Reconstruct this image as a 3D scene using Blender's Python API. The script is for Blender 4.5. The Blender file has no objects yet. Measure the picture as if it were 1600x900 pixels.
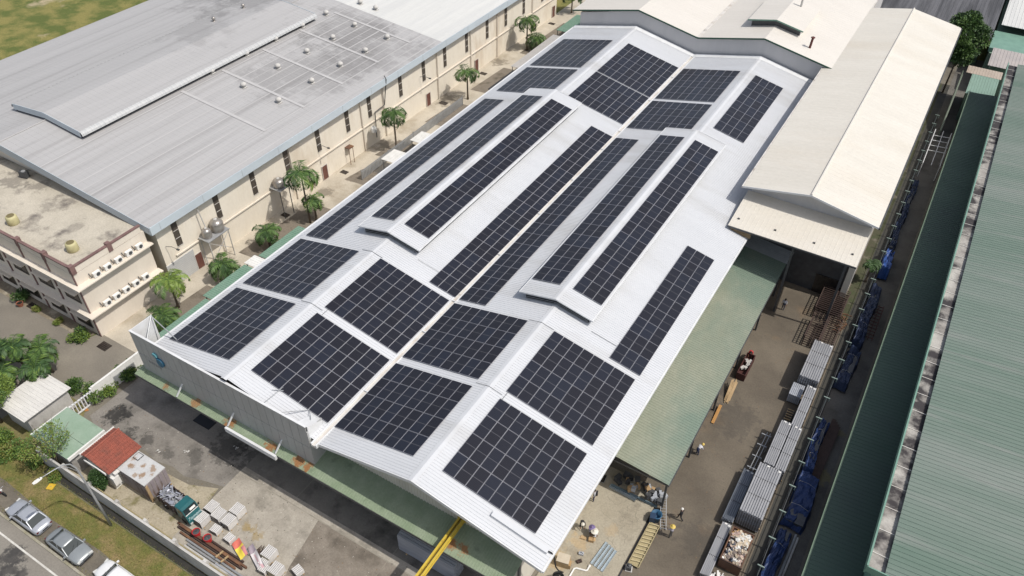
import bpy, bmesh, math, random
from mathutils import Vector, Matrix
R = math.radians
scene = bpy.context.scene
col = scene.collection
rnd = random.Random(7)

# ------------------------------------------------------------------ camera
F_PX, YAW, PITCH, ROLL = 1227.296, -0.5315743, 0.7259079, 0.01369783
CAM = Vector((33.6831, -29.9990, 61.2956))
cfwd = Vector((math.sin(YAW)*math.cos(PITCH), math.cos(YAW)*math.cos(PITCH), -math.sin(PITCH)))
_r = Vector((math.cos(YAW), -math.sin(YAW), 0)); _u = _r.cross(cfwd)
crt = math.cos(ROLL)*_r + math.sin(ROLL)*_u
cup = -math.sin(ROLL)*_r + math.cos(ROLL)*_u
cam_data = bpy.data.cameras.new('camera')
cam = bpy.data.objects.new('camera', cam_data); col.objects.link(cam)
m = Matrix((crt, cup, -cfwd)).transposed().to_4x4(); m.translation = CAM
cam.matrix_world = m
cam_data.sensor_width = 36; cam_data.lens = F_PX/1600*36
cam_data.clip_start = 0.5; cam_data.clip_end = 6000
scene.camera = cam

# ------------------------------------------------------------------ sky, sun, exposure
SUN_EL, SUN_AZ = R(57), R(5)          # azimuth measured from +X towards +Y
world = bpy.data.worlds.new('World'); scene.world = world; world.use_nodes = True
wn = world.node_tree.nodes; wl = world.node_tree.links
sky = wn.new('ShaderNodeTexSky'); sky.sky_type = 'NISHITA'; sky.sun_disc = False
sky.sun_elevation = SUN_EL; sky.sun_rotation = R(90) - SUN_AZ
sky.air_density = 1.0; sky.dust_density = 2.5; sky.ozone_density = 1.0
hs = wn.new('ShaderNodeHueSaturation'); hs.inputs['Saturation'].default_value = 0.62      # hazy tropical sky
wl.new(sky.outputs[0], hs.inputs['Color']); wl.new(hs.outputs[0], wn['Background'].inputs[0]); wn['Background'].inputs[1].default_value = 0.14
sl = bpy.data.lights.new('sun', 'SUN'); sl.energy = 3.5; sl.angle = R(0.6); sl.color = (1.0, 0.955, 0.88)
so = bpy.data.objects.new('sun', sl); col.objects.link(so)
sdir = Vector((math.cos(SUN_EL)*math.cos(SUN_AZ), math.cos(SUN_EL)*math.sin(SUN_AZ), math.sin(SUN_EL)))
so.rotation_euler = sdir.to_track_quat('Z', 'Y').to_euler(); so.location = (0, 0, 120)
scene.view_settings.view_transform = 'Standard'; scene.view_settings.look = 'None'
scene.view_settings.gamma = 1; scene.view_settings.exposure = 0.0; scene.view_settings.use_curve_mapping = False

# ------------------------------------------------------------------ placing: where a point of the photo (1600 x 900) lies at height z
def W(px, py, z=0.0):
    d = cfwd + crt*((px-800)/F_PX) - cup*((py-450)/F_PX)
    t = (z-CAM.z)/d.z
    p = CAM + d*t
    return Vector((p.x, p.y, z))

# ------------------------------------------------------------------ materials
MATS = {}
def mat(name, c1, c2=None, scale=1.0, rough=0.7, metal=0.0, detail=6, stretch=(1, 1, 1), contrast=(0.35, 0.65),
        c3=None, s3=0.15, con3=(0.5, 0.7), bump=0.0, bscale=20.0, stains=None, stain_col=(0.03, 0.03, 0.03), stain_noise=1.2,
        spec=0.5, fine=0.0, rand=None, alpha=None, patches=None):
    if name in MATS: return MATS[name]
    m = bpy.data.materials.new(name); m.use_nodes = True
    nt = m.node_tree; N = nt.nodes; L = nt.links
    b = N['Principled BSDF']; b.inputs['Roughness'].default_value = rough; b.inputs['Metallic'].default_value = metal
    b.inputs['Specular IOR Level'].default_value = spec
    tc = N.new('ShaderNodeTexCoord')
    mp = N.new('ShaderNodeMapping'); mp.inputs['Scale'].default_value = stretch
    L.new(tc.outputs['Object'], mp.inputs[0])
    def noise(sc, det=detail, vec=None, rg=0.6):
        n = N.new('ShaderNodeTexNoise'); n.inputs['Scale'].default_value = sc; n.inputs['Detail'].default_value = det
        n.inputs['Roughness'].default_value = rg
        L.new(vec or mp.outputs[0], n.inputs['Vector']); return n.outputs['Fac']
    def rng(sock, lo, hi, a=0.0, bb=1.0):
        r = N.new('ShaderNodeMapRange'); r.inputs[1].default_value = lo; r.inputs[2].default_value = hi
        r.inputs[3].default_value = a; r.inputs[4].default_value = bb; L.new(sock, r.inputs[0]); return r.outputs[0]
    def mix(fac, a, c):
        x = N.new('ShaderNodeMix'); x.data_type = 'RGBA'
        if isinstance(fac, float): x.inputs[0].default_value = fac
        else: L.new(fac, x.inputs[0])
        for i, v in ((6, a), (7, c)):
            if isinstance(v, tuple): x.inputs[i].default_value = (*v, 1)
            else: L.new(v, x.inputs[i])
        return x.outputs[2]
    cur = c1
    if c2 is not None: cur = mix(rng(noise(scale), *contrast), c1, c2)
    if c3 is not None: cur = mix(rng(noise(s3, 8), *con3), cur, c3)
    if patches:
        for (pts, pc, pn) in patches: pass
    if stains:
        for (sx, sy, sr, k) in stains:
            vm = N.new('ShaderNodeVectorMath'); vm.operation = 'DISTANCE'; vm.inputs[1].default_value = (sx, sy, 0)
            fl = N.new('ShaderNodeVectorMath'); fl.operation = 'MULTIPLY'; fl.inputs[1].default_value = (1, 1, 0)
            L.new(tc.outputs['Object'], fl.inputs[0]); L.new(fl.outputs[0], vm.inputs[0])
            ad = N.new('ShaderNodeMath'); ad.operation = 'MULTIPLY_ADD'
            L.new(noise(stain_noise, 8, tc.outputs['Object'], 0.7), ad.inputs[0]); ad.inputs[1].default_value = -4.0*sr; L.new(vm.outputs['Value'], ad.inputs[2])
            cur = mix(rng(ad.outputs[0], -1.45*sr, -0.95*sr, k, 0.0), cur, stain_col)
    if fine > 0:
        x = N.new('ShaderNodeMix'); x.data_type = 'RGBA'; x.blend_type = 'MULTIPLY'; x.inputs[0].default_value = 1
        if isinstance(cur, tuple): x.inputs[6].default_value = (*cur, 1)
        else: L.new(cur, x.inputs[6])
        g = N.new('ShaderNodeCombineColor'); v = rng(noise(6.0, 10, None, 0.75), 0.3, 0.7, 1-fine*1.5, 1+fine)
        for i in range(3): L.new(v, g.inputs[i])
        L.new(g.outputs[0], x.inputs[7]); cur = x.outputs[2]
    if rand:
        oi = N.new('ShaderNodeObjectInfo'); cur = mix(rng(oi.outputs['Random'], 0, 1, 0, rand[1]), cur, rand[0])
    if isinstance(cur, tuple): b.inputs['Base Color'].default_value = (*cur, 1)
    else: L.new(cur, b.inputs['Base Color'])
    if bump > 0:
        bn = N.new('ShaderNodeBump'); bn.inputs['Strength'].default_value = bump; bn.inputs['Distance'].default_value = 0.05
        L.new(noise(bscale, 5), bn.inputs['Height']); L.new(bn.outputs[0], b.inputs['Normal'])
    MATS[name] = m
    return m

# ------------------------------------------------------------------ mesh builder
class MB:
    def __init__(s): s.v = []; s.f = []; s.m = []
    def add(s, vs, fs, mi=0):
        o = len(s.v); s.v += [tuple(v) for v in vs]; s.f += [tuple(i+o for i in f) for f in fs]; s.m += [mi]*len(fs); return s
    def box(s, x0, x1, y0, y1, z0, z1, mi=0):
        return s.add([(x0,y0,z0),(x1,y0,z0),(x1,y1,z0),(x0,y1,z0),(x0,y0,z1),(x1,y0,z1),(x1,y1,z1),(x0,y1,z1)],
                     [(0,3,2,1),(4,5,6,7),(0,1,5,4),(1,2,6,5),(2,3,7,6),(3,0,4,7)], mi)
    def obox(s, c, d, rz=0, mi=0, ry=0, rx=0):
        M = Matrix.Translation(Vector(c)) @ Matrix.Rotation(rz, 4, 'Z') @ Matrix.Rotation(ry, 4, 'Y') @ Matrix.Rotation(rx, 4, 'X')
        t = MB().box(-d[0]/2, d[0]/2, -d[1]/2, d[1]/2, -d[2]/2, d[2]/2)
        return s.add([M @ Vector(v) for v in t.v], t.f, mi)
    def beam(s, p, q, w, h, mi=0, up=(0, 0, 1)):
        p = Vector(p); q = Vector(q); d = (q-p).normalized(); a = d.cross(Vector(up))
        if a.length < 1e-4: a = d.cross(Vector((1, 0, 0)))
        a.normalize(); b = a.cross(d).normalized()
        vs = []
        for e in (p, q):
            for (i, j) in ((-1,-1),(1,-1),(1,1),(-1,1)): vs.append(e+a*(i*w/2)+b*(j*h/2))
        return s.add(vs, [(0,1,2,3),(7,6,5,4),(0,4,5,1),(1,5,6,2),(2,6,7,3),(3,7,4,0)], mi)
    def tube(s, p, q, r0, r1=None, n=8, mi=0, caps=True):
        return s.path([p, q], [r0, r0 if r1 is None else r1], n, mi, caps)
    def path(s, pts, rs, n=8, mi=0, caps=True):
        pts = [Vector(p) for p in pts]
        if not isinstance(rs, (list, tuple)): rs = [rs]*len(pts)
        o = len(s.v); prev = None
        for i, p in enumerate(pts):
            d = (pts[min(i+1, len(pts)-1)] - pts[max(i-1, 0)]).normalized()
            a = prev if prev is not None else (d.cross(Vector((0,0,1))) if abs(d.z) < 0.95 else d.cross(Vector((1,0,0))))
            a = (a - d*a.dot(d)).normalized(); prev = a; b = d.cross(a)
            for k in range(n):
                t = 2*math.pi*k/n; s.v.append(tuple(p + (a*math.cos(t)+b*math.sin(t))*rs[i]))
        for i in range(len(pts)-1):
            for k in range(n):
                k2 = (k+1) % n
                s.f.append((o+i*n+k, o+i*n+k2, o+(i+1)*n+k2, o+(i+1)*n+k)); s.m.append(mi)
        if caps:
            s.f.append(tuple(o+k for k in range(n-1, -1, -1))); s.f.append(tuple(o+(len(pts)-1)*n+k for k in range(n))); s.m += [mi, mi]
        return s
    def lathe(s, c, prof, n=16, mi=0, sx=1, sy=1, caps=True):
        o = len(s.v)
        for (r, z) in prof:
            for k in range(n):
                t = 2*math.pi*k/n; s.v.append((c[0]+r*sx*math.cos(t), c[1]+r*sy*math.sin(t), c[2]+z))
        for i in range(len(prof)-1):
            for k in range(n):
                k2 = (k+1) % n; s.f.append((o+i*n+k, o+i*n+k2, o+(i+1)*n+k2, o+(i+1)*n+k)); s.m.append(mi)
        if caps: s.f.append(tuple(o+k for k in range(n-1, -1, -1))); s.f.append(tuple(o+(len(prof)-1)*n+k for k in range(n))); s.m += [mi, mi]
        return s
    def prism(s, poly, z0, z1, mi=0):
        n = len(poly); vs = [(p[0], p[1], z0) for p in poly] + [(p[0], p[1], z1) for p in poly]
        return s.add(vs, [tuple(range(n-1, -1, -1)), tuple(range(n, 2*n))] + [(i, (i+1) % n, n+(i+1) % n, n+i) for i in range(n)], mi)
    def extrude_y(s, prof, y0, y1, mi=0):      # profile of (x, z) swept along y
        n = len(prof); vs = [(p[0], y0, p[1]) for p in prof] + [(p[0], y1, p[1]) for p in prof]
        return s.add(vs, [tuple(range(n)), tuple(range(2*n-1, n-1, -1))] + [(i, n+i, n+(i+1) % n, (i+1) % n) for i in range(n)], mi)
    def extrude_x(s, prof, x0, x1, mi=0):      # profile of (y, z) swept along x
        n = len(prof); vs = [(x0, p[0], p[1]) for p in prof] + [(x1, p[0], p[1]) for p in prof]
        return s.add(vs, [tuple(range(n-1, -1, -1)), tuple(range(n, 2*n))] + [(i, (i+1) % n, n+(i+1) % n, n+i) for i in range(n)], mi)
    def flat(s, poly, z, mi=0):
        return s.add([(p[0], p[1], z) for p in poly], [tuple(range(len(poly)))], mi)
    def ribbed(s, o, U, V, pitch=0.25, rw=0.07, rh=0.035, th=0.05, mi=0, top=0.6):
        """a profiled metal sheet: ribs run along U, repeat along V"""
        o = Vector(o); U = Vector(U); V = Vector(V); n = U.cross(V).normalized()
        if n.z < 0: n = -n
        L = V.length; vd = V/L; k = max(1, round(L/pitch)); p = L/k
        prof = [(0, 0)]
        for i in range(k):
            a = i*p + (p-rw)/2
            prof += [(a, 0), (a+rw*(1-top)/2, rh), (a+rw*(1+top)/2, rh), (a+rw, 0)]
        prof.append((L, 0))
        base = len(s.v); q = len(prof)
        for e in (o, o+U):
            for (t, h) in prof: s.v.append(tuple(e+vd*t+n*h))
        for e in (o, o+U):
            for (t, h) in prof: s.v.append(tuple(e+vd*t-n*th))
        for i in range(q-1):
            s.f += [(base+i, base+q+i, base+q+i+1, base+i+1), (base+i, base+i+1, base+2*q+i+1, base+2*q+i),
                    (base+q+i+1, base+q+i, base+3*q+i, base+3*q+i+1)]
            s.m += [mi]*3
        s.f += [(base+2*q, base+3*q-1, base+4*q-1, base+3*q), (base, base+2*q, base+3*q, base+q), (base+q-1, base+2*q-1, base+4*q-1, base+3*q-1)]
        s.m += [mi]*3
        return s

def origin(p):
    v = Vector((0, 0, 0))
    while p is not None: v = v + p.location; p = p.parent
    return v
def obj(name, mb, mats, parent=None, smooth=False, local=False, recalc=True):
    me = bpy.data.meshes.new(name)
    o = Vector((0,0,0)) if (parent is None or local) else origin(parent)
    me.from_pydata([(v[0]-o.x, v[1]-o.y, v[2]-o.z) for v in mb.v], [], mb.f)
    if not isinstance(mats, (list, tuple)): mats = [mats]
    for x in mats: me.materials.append(x)
    me.polygons.foreach_set('material_index', mb.m)
    if recalc:
        bm = bmesh.new(); bm.from_mesh(me); bmesh.ops.recalc_face_normals(bm, faces=bm.faces); bm.to_mesh(me); bm.free()
    if smooth: me.polygons.foreach_set('use_smooth', [True]*len(me.polygons))
    me.update()
    ob = bpy.data.objects.new(name, me); col.objects.link(ob)
    if parent is not None: ob.parent = parent
    return ob
def tag(o, label=None, cat=None, group=None, kind=None):
    if label: o['label'] = label
    if cat: o['category'] = cat
    if group: o['group'] = group
    if kind: o['kind'] = kind
    return o
def thing(name, label, cat, loc=(0, 0, 0), group=None, rz=0):
    o = bpy.data.objects.new(name, None); o.empty_display_size = 0.3; col.objects.link(o)
    o.location = loc; o.rotation_euler.z = rz
    return tag(o, label, cat, group)
def struct(name, mb, mats, **k):
    return tag(obj(name, mb, mats, **k), kind='structure')
def copy_tree(o, parent=None):
    c = o.copy(); col.objects.link(c)
    if parent is not None: c.parent = parent
    for ch in list(o.children): copy_tree(ch, c)
    return c
def place_copy(o, loc, rz, label, group=None):
    c = copy_tree(o); c.location = loc; c.rotation_euler.z = rz; c['label'] = label
    if group: c['group'] = group
    return c
# ------------------------------------------------------------------ palette
M_white = mat('white_roof_sheet', (0.555, 0.565, 0.585), (0.525, 0.535, 0.555), 0.25, rough=0.5, c3=(0.44, 0.438, 0.435), s3=0.16, con3=(0.52, 0.78), fine=0.035, stretch=(0.25, 1.6, 1))
M_trim = mat('white_trim', (0.68, 0.69, 0.70), (0.60, 0.60, 0.60), 0.8, rough=0.45)
M_gut = mat('gutter_metal', (0.58, 0.555, 0.52), (0.42, 0.37, 0.32), 0.7, rough=0.6, contrast=(0.45, 0.75), c3=(0.10, 0.07, 0.05), s3=0.4, con3=(0.62, 0.75))
M_clad = mat('grey_cladding', (0.40, 0.40, 0.395), (0.35, 0.35, 0.345), 0.4, rough=0.5, stretch=(1, 1, 0.3), fine=0.06)
M_gapdark = mat('dark_gap', (0.03, 0.03, 0.033), rough=0.9)
M_wallmetal = mat('beige_wall_sheet', (0.62, 0.59, 0.51), (0.54, 0.51, 0.44), 0.6, rough=0.7, stretch=(1, 1, 0.2))
GREEN_ST = [(a, b_-38, c*.62, d) for (a, b_, c, d) in [(-14.6, -4.5, 0.9, 0.8), (-10.2, -4.6, 1.1, 0.9), (-5.4, -4.7, 1.0, 0.95), (-2.2, -4.5, 1.0, 0.95), (-1.2, -4.5, 0.8, 0.95), (13.4, -4.2, 0.9, 0.95), (14.4, -4.1, 0.8, 0.9), (-18.5, -4.6, 0.6, 0.7)]]
M_canopy = mat('green_canopy_sheet', (0.20, 0.255, 0.165), (0.25, 0.30, 0.21), 0.7, rough=0.6, c3=(0.09, 0.115, 0.075), s3=0.5, con3=(0.58, 0.75), stains=GREEN_ST, stain_col=(0.27, 0.125, 0.045), stain_noise=2.2, fine=0.10)
M_greenlean = mat('faded_green_sheet', (0.215, 0.235, 0.175), (0.275, 0.285, 0.22), 0.35, rough=0.6, c3=(0.16, 0.21, 0.165), s3=0.10, con3=(0.45, 0.62), fine=0.10, stretch=(1, 0.6, 1))
M_pane = mat('shed_green_sheet', (0.23, 0.32, 0.235), (0.29, 0.37, 0.29), 0.5, rough=0.6, c3=(0.15, 0.21, 0.145), s3=0.6, con3=(0.55, 0.75), fine=0.08)
M_greyroof = mat('grey_roof_sheet', (0.375, 0.368, 0.366), (0.40, 0.392, 0.39), 0.42, rough=0.6, stretch=(2.2, 0.045, 1), contrast=(0.36, 0.64), c3=(0.30, 0.292, 0.289), s3=0.32, con3=(0.54, 0.72), fine=0.06,
                  stains=[(16, -6, 8, 0.42), (19, 4, 8, 0.45), (13, 8, 7, 0.42), (-6, 4, 7, 0.45), (-14, 8, 8, 0.4), (-3, -8, 6, 0.3)], stain_col=(0.17, 0.163, 0.16), stain_noise=0.22)
M_paleroof = mat('pale_roof_sheet', (0.60, 0.595, 0.57), (0.53, 0.53, 0.515), 0.4, rough=0.55, stretch=(1.8, 0.1, 1), fine=0.05)
M_cream = mat('cream_roof_sheet', (0.645, 0.61, 0.545), (0.60, 0.565, 0.50), 0.25, rough=0.5, stretch=(0.3, 1.2, 1), c3=(0.58, 0.53, 0.45), s3=0.09, con3=(0.5, 0.72), fine=0.07)
M_creamfar = mat('far_white_roof_sheet', (0.62, 0.585, 0.535), (0.59, 0.555, 0.505), 0.25, rough=0.5, stretch=(0.3, 1.2, 1), fine=0.04)
M_greywall = mat('grey_metal_wall', (0.56, 0.545, 0.54), (0.51, 0.50, 0.495), 0.5, rough=0.6, stretch=(1, 1, 0.2))
M_creamwall = mat('cream_plaster', (0.74, 0.68, 0.58), (0.69, 0.625, 0.52), 0.5, rough=0.85, c3=(0.55, 0.455, 0.34), s3=0.22, con3=(0.56, 0.75), stretch=(1, 1, 0.35), fine=0.05)
M_annexwall = mat('annex_plaster', (0.68, 0.615, 0.53), (0.63, 0.565, 0.48), 0.5, rough=0.85, stretch=(1, 1, 0.4), fine=0.04)
M_maroon = mat('maroon_paint', (0.21, 0.125, 0.115), (0.15, 0.09, 0.082), 1.2, rough=0.7, fine=0.1)
M_bluetrim = mat('pale_blue_fascia', (0.50, 0.56, 0.60), (0.45, 0.50, 0.54), 0.4, rough=0.5, stretch=(1, 0.5, 1))
M_dark = mat('dark_window', (0.018, 0.016, 0.015), (0.035, 0.03, 0.026), 2.0, rough=0.25)
M_brownwin = mat('brown_louvre', (0.055, 0.045, 0.038), (0.09, 0.075, 0.06), 3.0, rough=0.5)
M_door = mat('brown_door', (0.15, 0.06, 0.045), (0.11, 0.045, 0.035), 2.0, rough=0.6)
M_shutter = mat('grey_shutter', (0.50, 0.50, 0.49), (0.45, 0.45, 0.44), 1.0, rough=0.55)
M_flatroof = mat('weathered_concrete_roof', (0.50, 0.455, 0.375), (0.42, 0.38, 0.31), 0.35, rough=0.9, c3=(0.17, 0.15, 0.13), s3=0.25, con3=(0.53, 0.64), fine=0.16, stains=[(-11, 4.0, 2.0, 0.6), (-7.5, 4.4, 1.4, 0.55), (-14.5, 2.5, 1.6, 0.5), (-3, 2.5, 1.2, 0.4), (3, 1.5, 1.0, 0.4)], stain_col=(0.13, 0.115, 0.10), stain_noise=0.9)
M_steel = mat('galvanised_steel', (0.42, 0.43, 0.44), (0.34, 0.35, 0.36), 1.5, rough=0.42, metal=0.35, fine=0.08)
M_darksteel = mat('dark_steel', (0.10, 0.105, 0.11), (0.07, 0.07, 0.075), 1.5, rough=0.5, metal=0.3, fine=0.1)
M_slate = mat('blue_grey_steel', (0.44, 0.46, 0.50), (0.34, 0.36, 0.40), 0.9, rough=0.5, metal=0.2, stretch=(0.4, 1, 3))
M_rust = mat('rusty_steel', (0.15, 0.075, 0.045), (0.09, 0.05, 0.035), 2.0, rough=0.85, c3=(0.20, 0.10, 0.05), s3=1.0, con3=(0.5, 0.65), fine=0.15)
M_rustdark = mat('dark_rusty_bar', (0.07, 0.042, 0.034), (0.045, 0.03, 0.026), 3.0, rough=0.85)
M_yellow = mat('yellow_paint', (0.58, 0.42, 0.05), (0.50, 0.36, 0.05), 1.5, rough=0.5, c3=(0.30, 0.19, 0.04), s3=0.8, con3=(0.6, 0.72))
M_paleyellow = mat('pale_yellow_mesh', (0.37, 0.31, 0.175), (0.31, 0.26, 0.145), 1.5, rough=0.7)
M_ltank = mat('yellow_fibreglass', (0.48, 0.44, 0.24), (0.40, 0.36, 0.2), 1.5, rough=0.6, c3=(0.3, 0.25, 0.12), s3=0.9, con3=(0.55, 0.75))
M_metaltank = mat('stainless_tank', (0.42, 0.40, 0.38), (0.30, 0.27, 0.24), 2.0, rough=0.35, metal=0.6)
M_plain_white = mat('white_paint', (0.74, 0.73, 0.70), (0.66, 0.65, 0.62), 1.2, rough=0.6, fine=0.05)
M_dirtywhite = mat('stained_white_paint', (0.52, 0.505, 0.48), (0.42, 0.405, 0.38), 0.6, rough=0.75, c3=(0.24, 0.22, 0.20), s3=0.6, con3=(0.58, 0.72), fine=0.08, stretch=(1, 1, 0.5))
M_black = mat('black_rubber', (0.015, 0.015, 0.016), rough=0.75)
M_concrete = mat('pale_concrete', (0.34, 0.315, 0.27), (0.29, 0.265, 0.225), 0.3, rough=0.9, c3=(0.20, 0.18, 0.15), s3=0.35, con3=(0.54, 0.72), fine=0.14)
M_blue = mat('blue_tarpaulin', (0.016, 0.038, 0.125), (0.011, 0.027, 0.09), 1.2, rough=0.6, c3=(0.02, 0.05, 0.16), s3=0.9, con3=(0.5, 0.7))
M_bigreen = mat('weathered_green_roof', (0.115, 0.17, 0.135), (0.20, 0.23, 0.205), 0.12, rough=0.6, contrast=(0.3, 0.7), stretch=(0.10, 1.6, 1), c3=(0.225, 0.24, 0.22), s3=0.55, con3=(0.53, 0.75), fine=0.09)
M_trimgreen = mat('green_trim', (0.17, 0.30, 0.235), (0.14, 0.25, 0.20), 0.8, rough=0.5)
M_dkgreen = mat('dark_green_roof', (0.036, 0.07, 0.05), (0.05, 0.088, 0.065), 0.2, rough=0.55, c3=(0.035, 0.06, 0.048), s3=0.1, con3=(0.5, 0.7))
M_gutterstain = mat('stained_gutter_bed', (0.42, 0.40, 0.37), (0.27, 0.25, 0.23), 0.5, rough=0.8, contrast=(0.35, 0.6), c3=(0.035, 0.03, 0.032), s3=0.3, con3=(0.45, 0.56), fine=0.15)
M_redtile = mat('red_clay_tile', (0.30, 0.085, 0.055), (0.23, 0.07, 0.048), 1.6, rough=0.8, c3=(0.17, 0.07, 0.05), s3=0.7, con3=(0.52, 0.7), fine=0.15)
M_red = mat('red_plastic', (0.50, 0.025, 0.03), (0.42, 0.02, 0.025), 2.0, rough=0.45)
M_teal = mat('teal_paint', (0.02, 0.115, 0.125), (0.016, 0.09, 0.10), 1.5, rough=0.4, fine=0.1)
M_wood = mat('pale_timber', (0.42, 0.30, 0.17), (0.33, 0.23, 0.12), 3.0, rough=0.8)
M_card = mat('cardboard', (0.40, 0.27, 0.14), (0.34, 0.22, 0.11), 3.0, rough=0.9)
M_foliage = [mat('leaf_green_%s' % n, a, b, 1.5, rough=0.6) for n, a, b in (
    ('deep', (0.026, 0.062, 0.016), (0.04, 0.085, 0.02)), ('mid', (0.065, 0.125, 0.026), (0.085, 0.15, 0.032)), ('light', (0.135, 0.205, 0.035), (0.17, 0.235, 0.045)), ('yellow', (0.20, 0.19, 0.05), (0.15, 0.17, 0.04)))]
M_bark = mat('grey_bark', (0.15, 0.12, 0.09), (0.10, 0.08, 0.06), 4.0, rough=0.9)
M_skin = mat('skin', (0.22, 0.11, 0.065), rough=0.6)

# ------------------------------------------------------------------ ground, roads, yards
def G(name, poly, z, m):
    return struct(name, MB().flat(poly, z), m)
def rect(x0, x1, y0, y1): return [(x0, y0), (x1, y0), (x1, y1), (x0, y1)]
M_field = mat('rough_grass_ground', (0.095, 0.12, 0.024), (0.225, 0.20, 0.06), 0.22, rough=0.95, contrast=(0.42, 0.58), detail=10, c3=(0.40, 0.33, 0.21), s3=0.07, con3=(0.57, 0.64), fine=0.4, bump=0.6, bscale=1.5)
G('ground', rect(-2500, 2500, -2500, 2500), -0.02, M_field)
M_yard = mat('factory_yard_concrete', (0.20, 0.18, 0.145), (0.155, 0.138, 0.11), 0.22, rough=0.9, c3=(0.10, 0.088, 0.07), s3=0.16, con3=(0.52, 0.70), fine=0.16)
G('yard_slab', rect(-28.3, 60, -13.9, 125), -0.008, M_yard)
# front yard
OIL = [(-24.9, -7.2, 1.3, 0.9), (-24.2, -6.5, 0.7, 0.8), (-22.0, -8.4, 1.2, 0.75), (-19.8, -7.6, 0.9, 0.6), (-14.5, -6.6, 1.0, 0.5), (-9, -4.0, 2.2, 0.6), (-12.5, -4.4, 2.0, 0.6), (-17, -7.7, 0.8, 0.5)]
M_asph = mat('worn_asphalt', (0.20, 0.184, 0.164), (0.25, 0.23, 0.205), 0.6, rough=0.9, c3=(0.12, 0.11, 0.098), s3=0.4, con3=(0.5, 0.7), stains=OIL, stain_col=(0.022, 0.021, 0.02), fine=0.16)
edge = [(-27.0, -8.6), (-25.2, -9.3), (-23.0, -9.0), (-21.0, -9.2), (-19.0, -8.6), (-17.2, -8.9), (-15.3, -8.5), (-13.6, -8.7), (-11.7, -8.1), (-9.6, -7.6)]
G('asphalt_yard', edge + [(-9.6, -2.2), (-27.0, -2.2)], 0.0, M_asph)
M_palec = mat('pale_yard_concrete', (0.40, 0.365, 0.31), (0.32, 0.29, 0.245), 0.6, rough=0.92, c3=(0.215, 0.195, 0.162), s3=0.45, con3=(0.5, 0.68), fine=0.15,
             stains=[(-4.9, -9.5, 0.5, 0.6), (-4.2, -9.3, 0.45, 0.55), (-3.4, -9.7, 0.5, 0.55)], stain_col=(0.29, 0.205, 0.07), stain_noise=1.8)
G('pale_yard', rect(-9.6, 22.0, -13.9, -2.2), 0.0, M_palec)
M_wall_side = mat('dry_yard_edge', (0.42, 0.37, 0.28), (0.32, 0.28, 0.205), 0.6, rough=0.95, c3=(0.19, 0.17, 0.085), s3=0.55, con3=(0.52, 0.64), fine=0.2)
G('yard_edge', [(-27.0, -13.9), (-9.6, -13.9), (-9.6, -9.6), (-9.9, -8.0), (-12.5, -9.1), (-15.0, -9.3), (-17.5, -9.6), (-20, -9.9), (-24, -9.8), (-27, -9.2)], 0.004, M_wall_side)
M_brown = mat('brown_worn_slab', (0.185, 0.158, 0.128), (0.255, 0.222, 0.184), 0.7, rough=0.92, c3=(0.11, 0.093, 0.075), s3=0.4, con3=(0.5, 0.7), fine=0.18)
G('brown_slab', [(0.0, -5.75), (19, -5.75), (19, -13.8), (2.2, -13.8), (1.3, -11.8), (0.9, -10.4), (0.5, -8.2)], 0.004, M_brown)
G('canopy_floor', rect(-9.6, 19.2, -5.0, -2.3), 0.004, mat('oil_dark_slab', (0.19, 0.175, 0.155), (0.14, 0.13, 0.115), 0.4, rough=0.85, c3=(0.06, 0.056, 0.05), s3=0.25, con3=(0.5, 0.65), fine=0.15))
b = MB()
for x in (-20.5, -3.2, 7.6, 14.6): b.box(x-0.012, x+0.012, -13.7, -2.4, 0.0065, 0.0075)
for y in (-5.75,): b.box(-9.6, 18.8, y-0.05, y+0.05, 0.0065, 0.0078)
struct('slab_joints', b, mat('joint_dust', (0.33, 0.30, 0.25), (0.22, 0.2, 0.165), 1.5, rough=0.95))
# right yard
M_ryard = mat('stained_right_yard', (0.10, 0.083, 0.063), (0.155, 0.13, 0.098), 0.16, rough=0.9, contrast=(0.35, 0.62), c3=(0.165, 0.12, 0.078), s3=0.22, con3=(0.56, 0.74), fine=0.16,
              stains=[(24.0, 27.5, 2.2, 0.45), (27.6, 24.2, 2.6, 0.4), (29.3, 10.0, 2.0, 0.35)], stain_col=(0.05, 0.045, 0.04))
G('right_yard', rect(22.0, 33.75, -13.9, 60), 0.0, M_ryard)
M_apron = mat('cracked_apron', (0.36, 0.325, 0.255), (0.31, 0.275, 0.21), 0.3, rough=0.92, c3=(0.22, 0.19, 0.145), s3=0.5, con3=(0.55, 0.72), fine=0.16, stains=[(20.5, 4.2, 0.9, 0.55), (19.9, 1.8, 1.0, 0.6), (22.6, 6.8, 0.7, 0.35)], stain_col=(0.42, 0.30, 0.16))
struct('apron', MB().box(19.0, 24.75, -13.8, 12.7, -0.006, 0.12), M_apron)
b = MB()                                     # cracks of the apron: narrow dark seams
M_seam = mat('dark_seam', (0.16, 0.14, 0.11), rough=0.95)
rc = random.Random(3)
for k in range(46):
    x, y = rc.uniform(22.6, 24.6), rc.uniform(2.0, 12.3)
    if rc.random() < 0.25: x = rc.uniform(20.8, 23.5)
    a = rc.uniform(0, 6.28); pts = [(x, y)]
    for j in range(5):
        a += rc.uniform(-0.9, 0.9); x += 0.22*math.cos(a); y += 0.22*math.sin(a); pts.append((x, y))
    for p, q in zip(pts, pts[1:]):
        if max(p[0], q[0]) > 24.7: continue
        d = Vector((q[0]-p[0], q[1]-p[1])).normalized()*0.009
        b.add([(p[0]-d.y, p[1]+d.x, 0.124), (p[0]+d.y, p[1]-d.x, 0.124), (q[0]+d.y, q[1]-d.x, 0.124), (q[0]-d.y, q[1]+d.x, 0.124)], [(0, 1, 2, 3)])
struct('apron_seams', b, M_seam, recalc=False)
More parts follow.
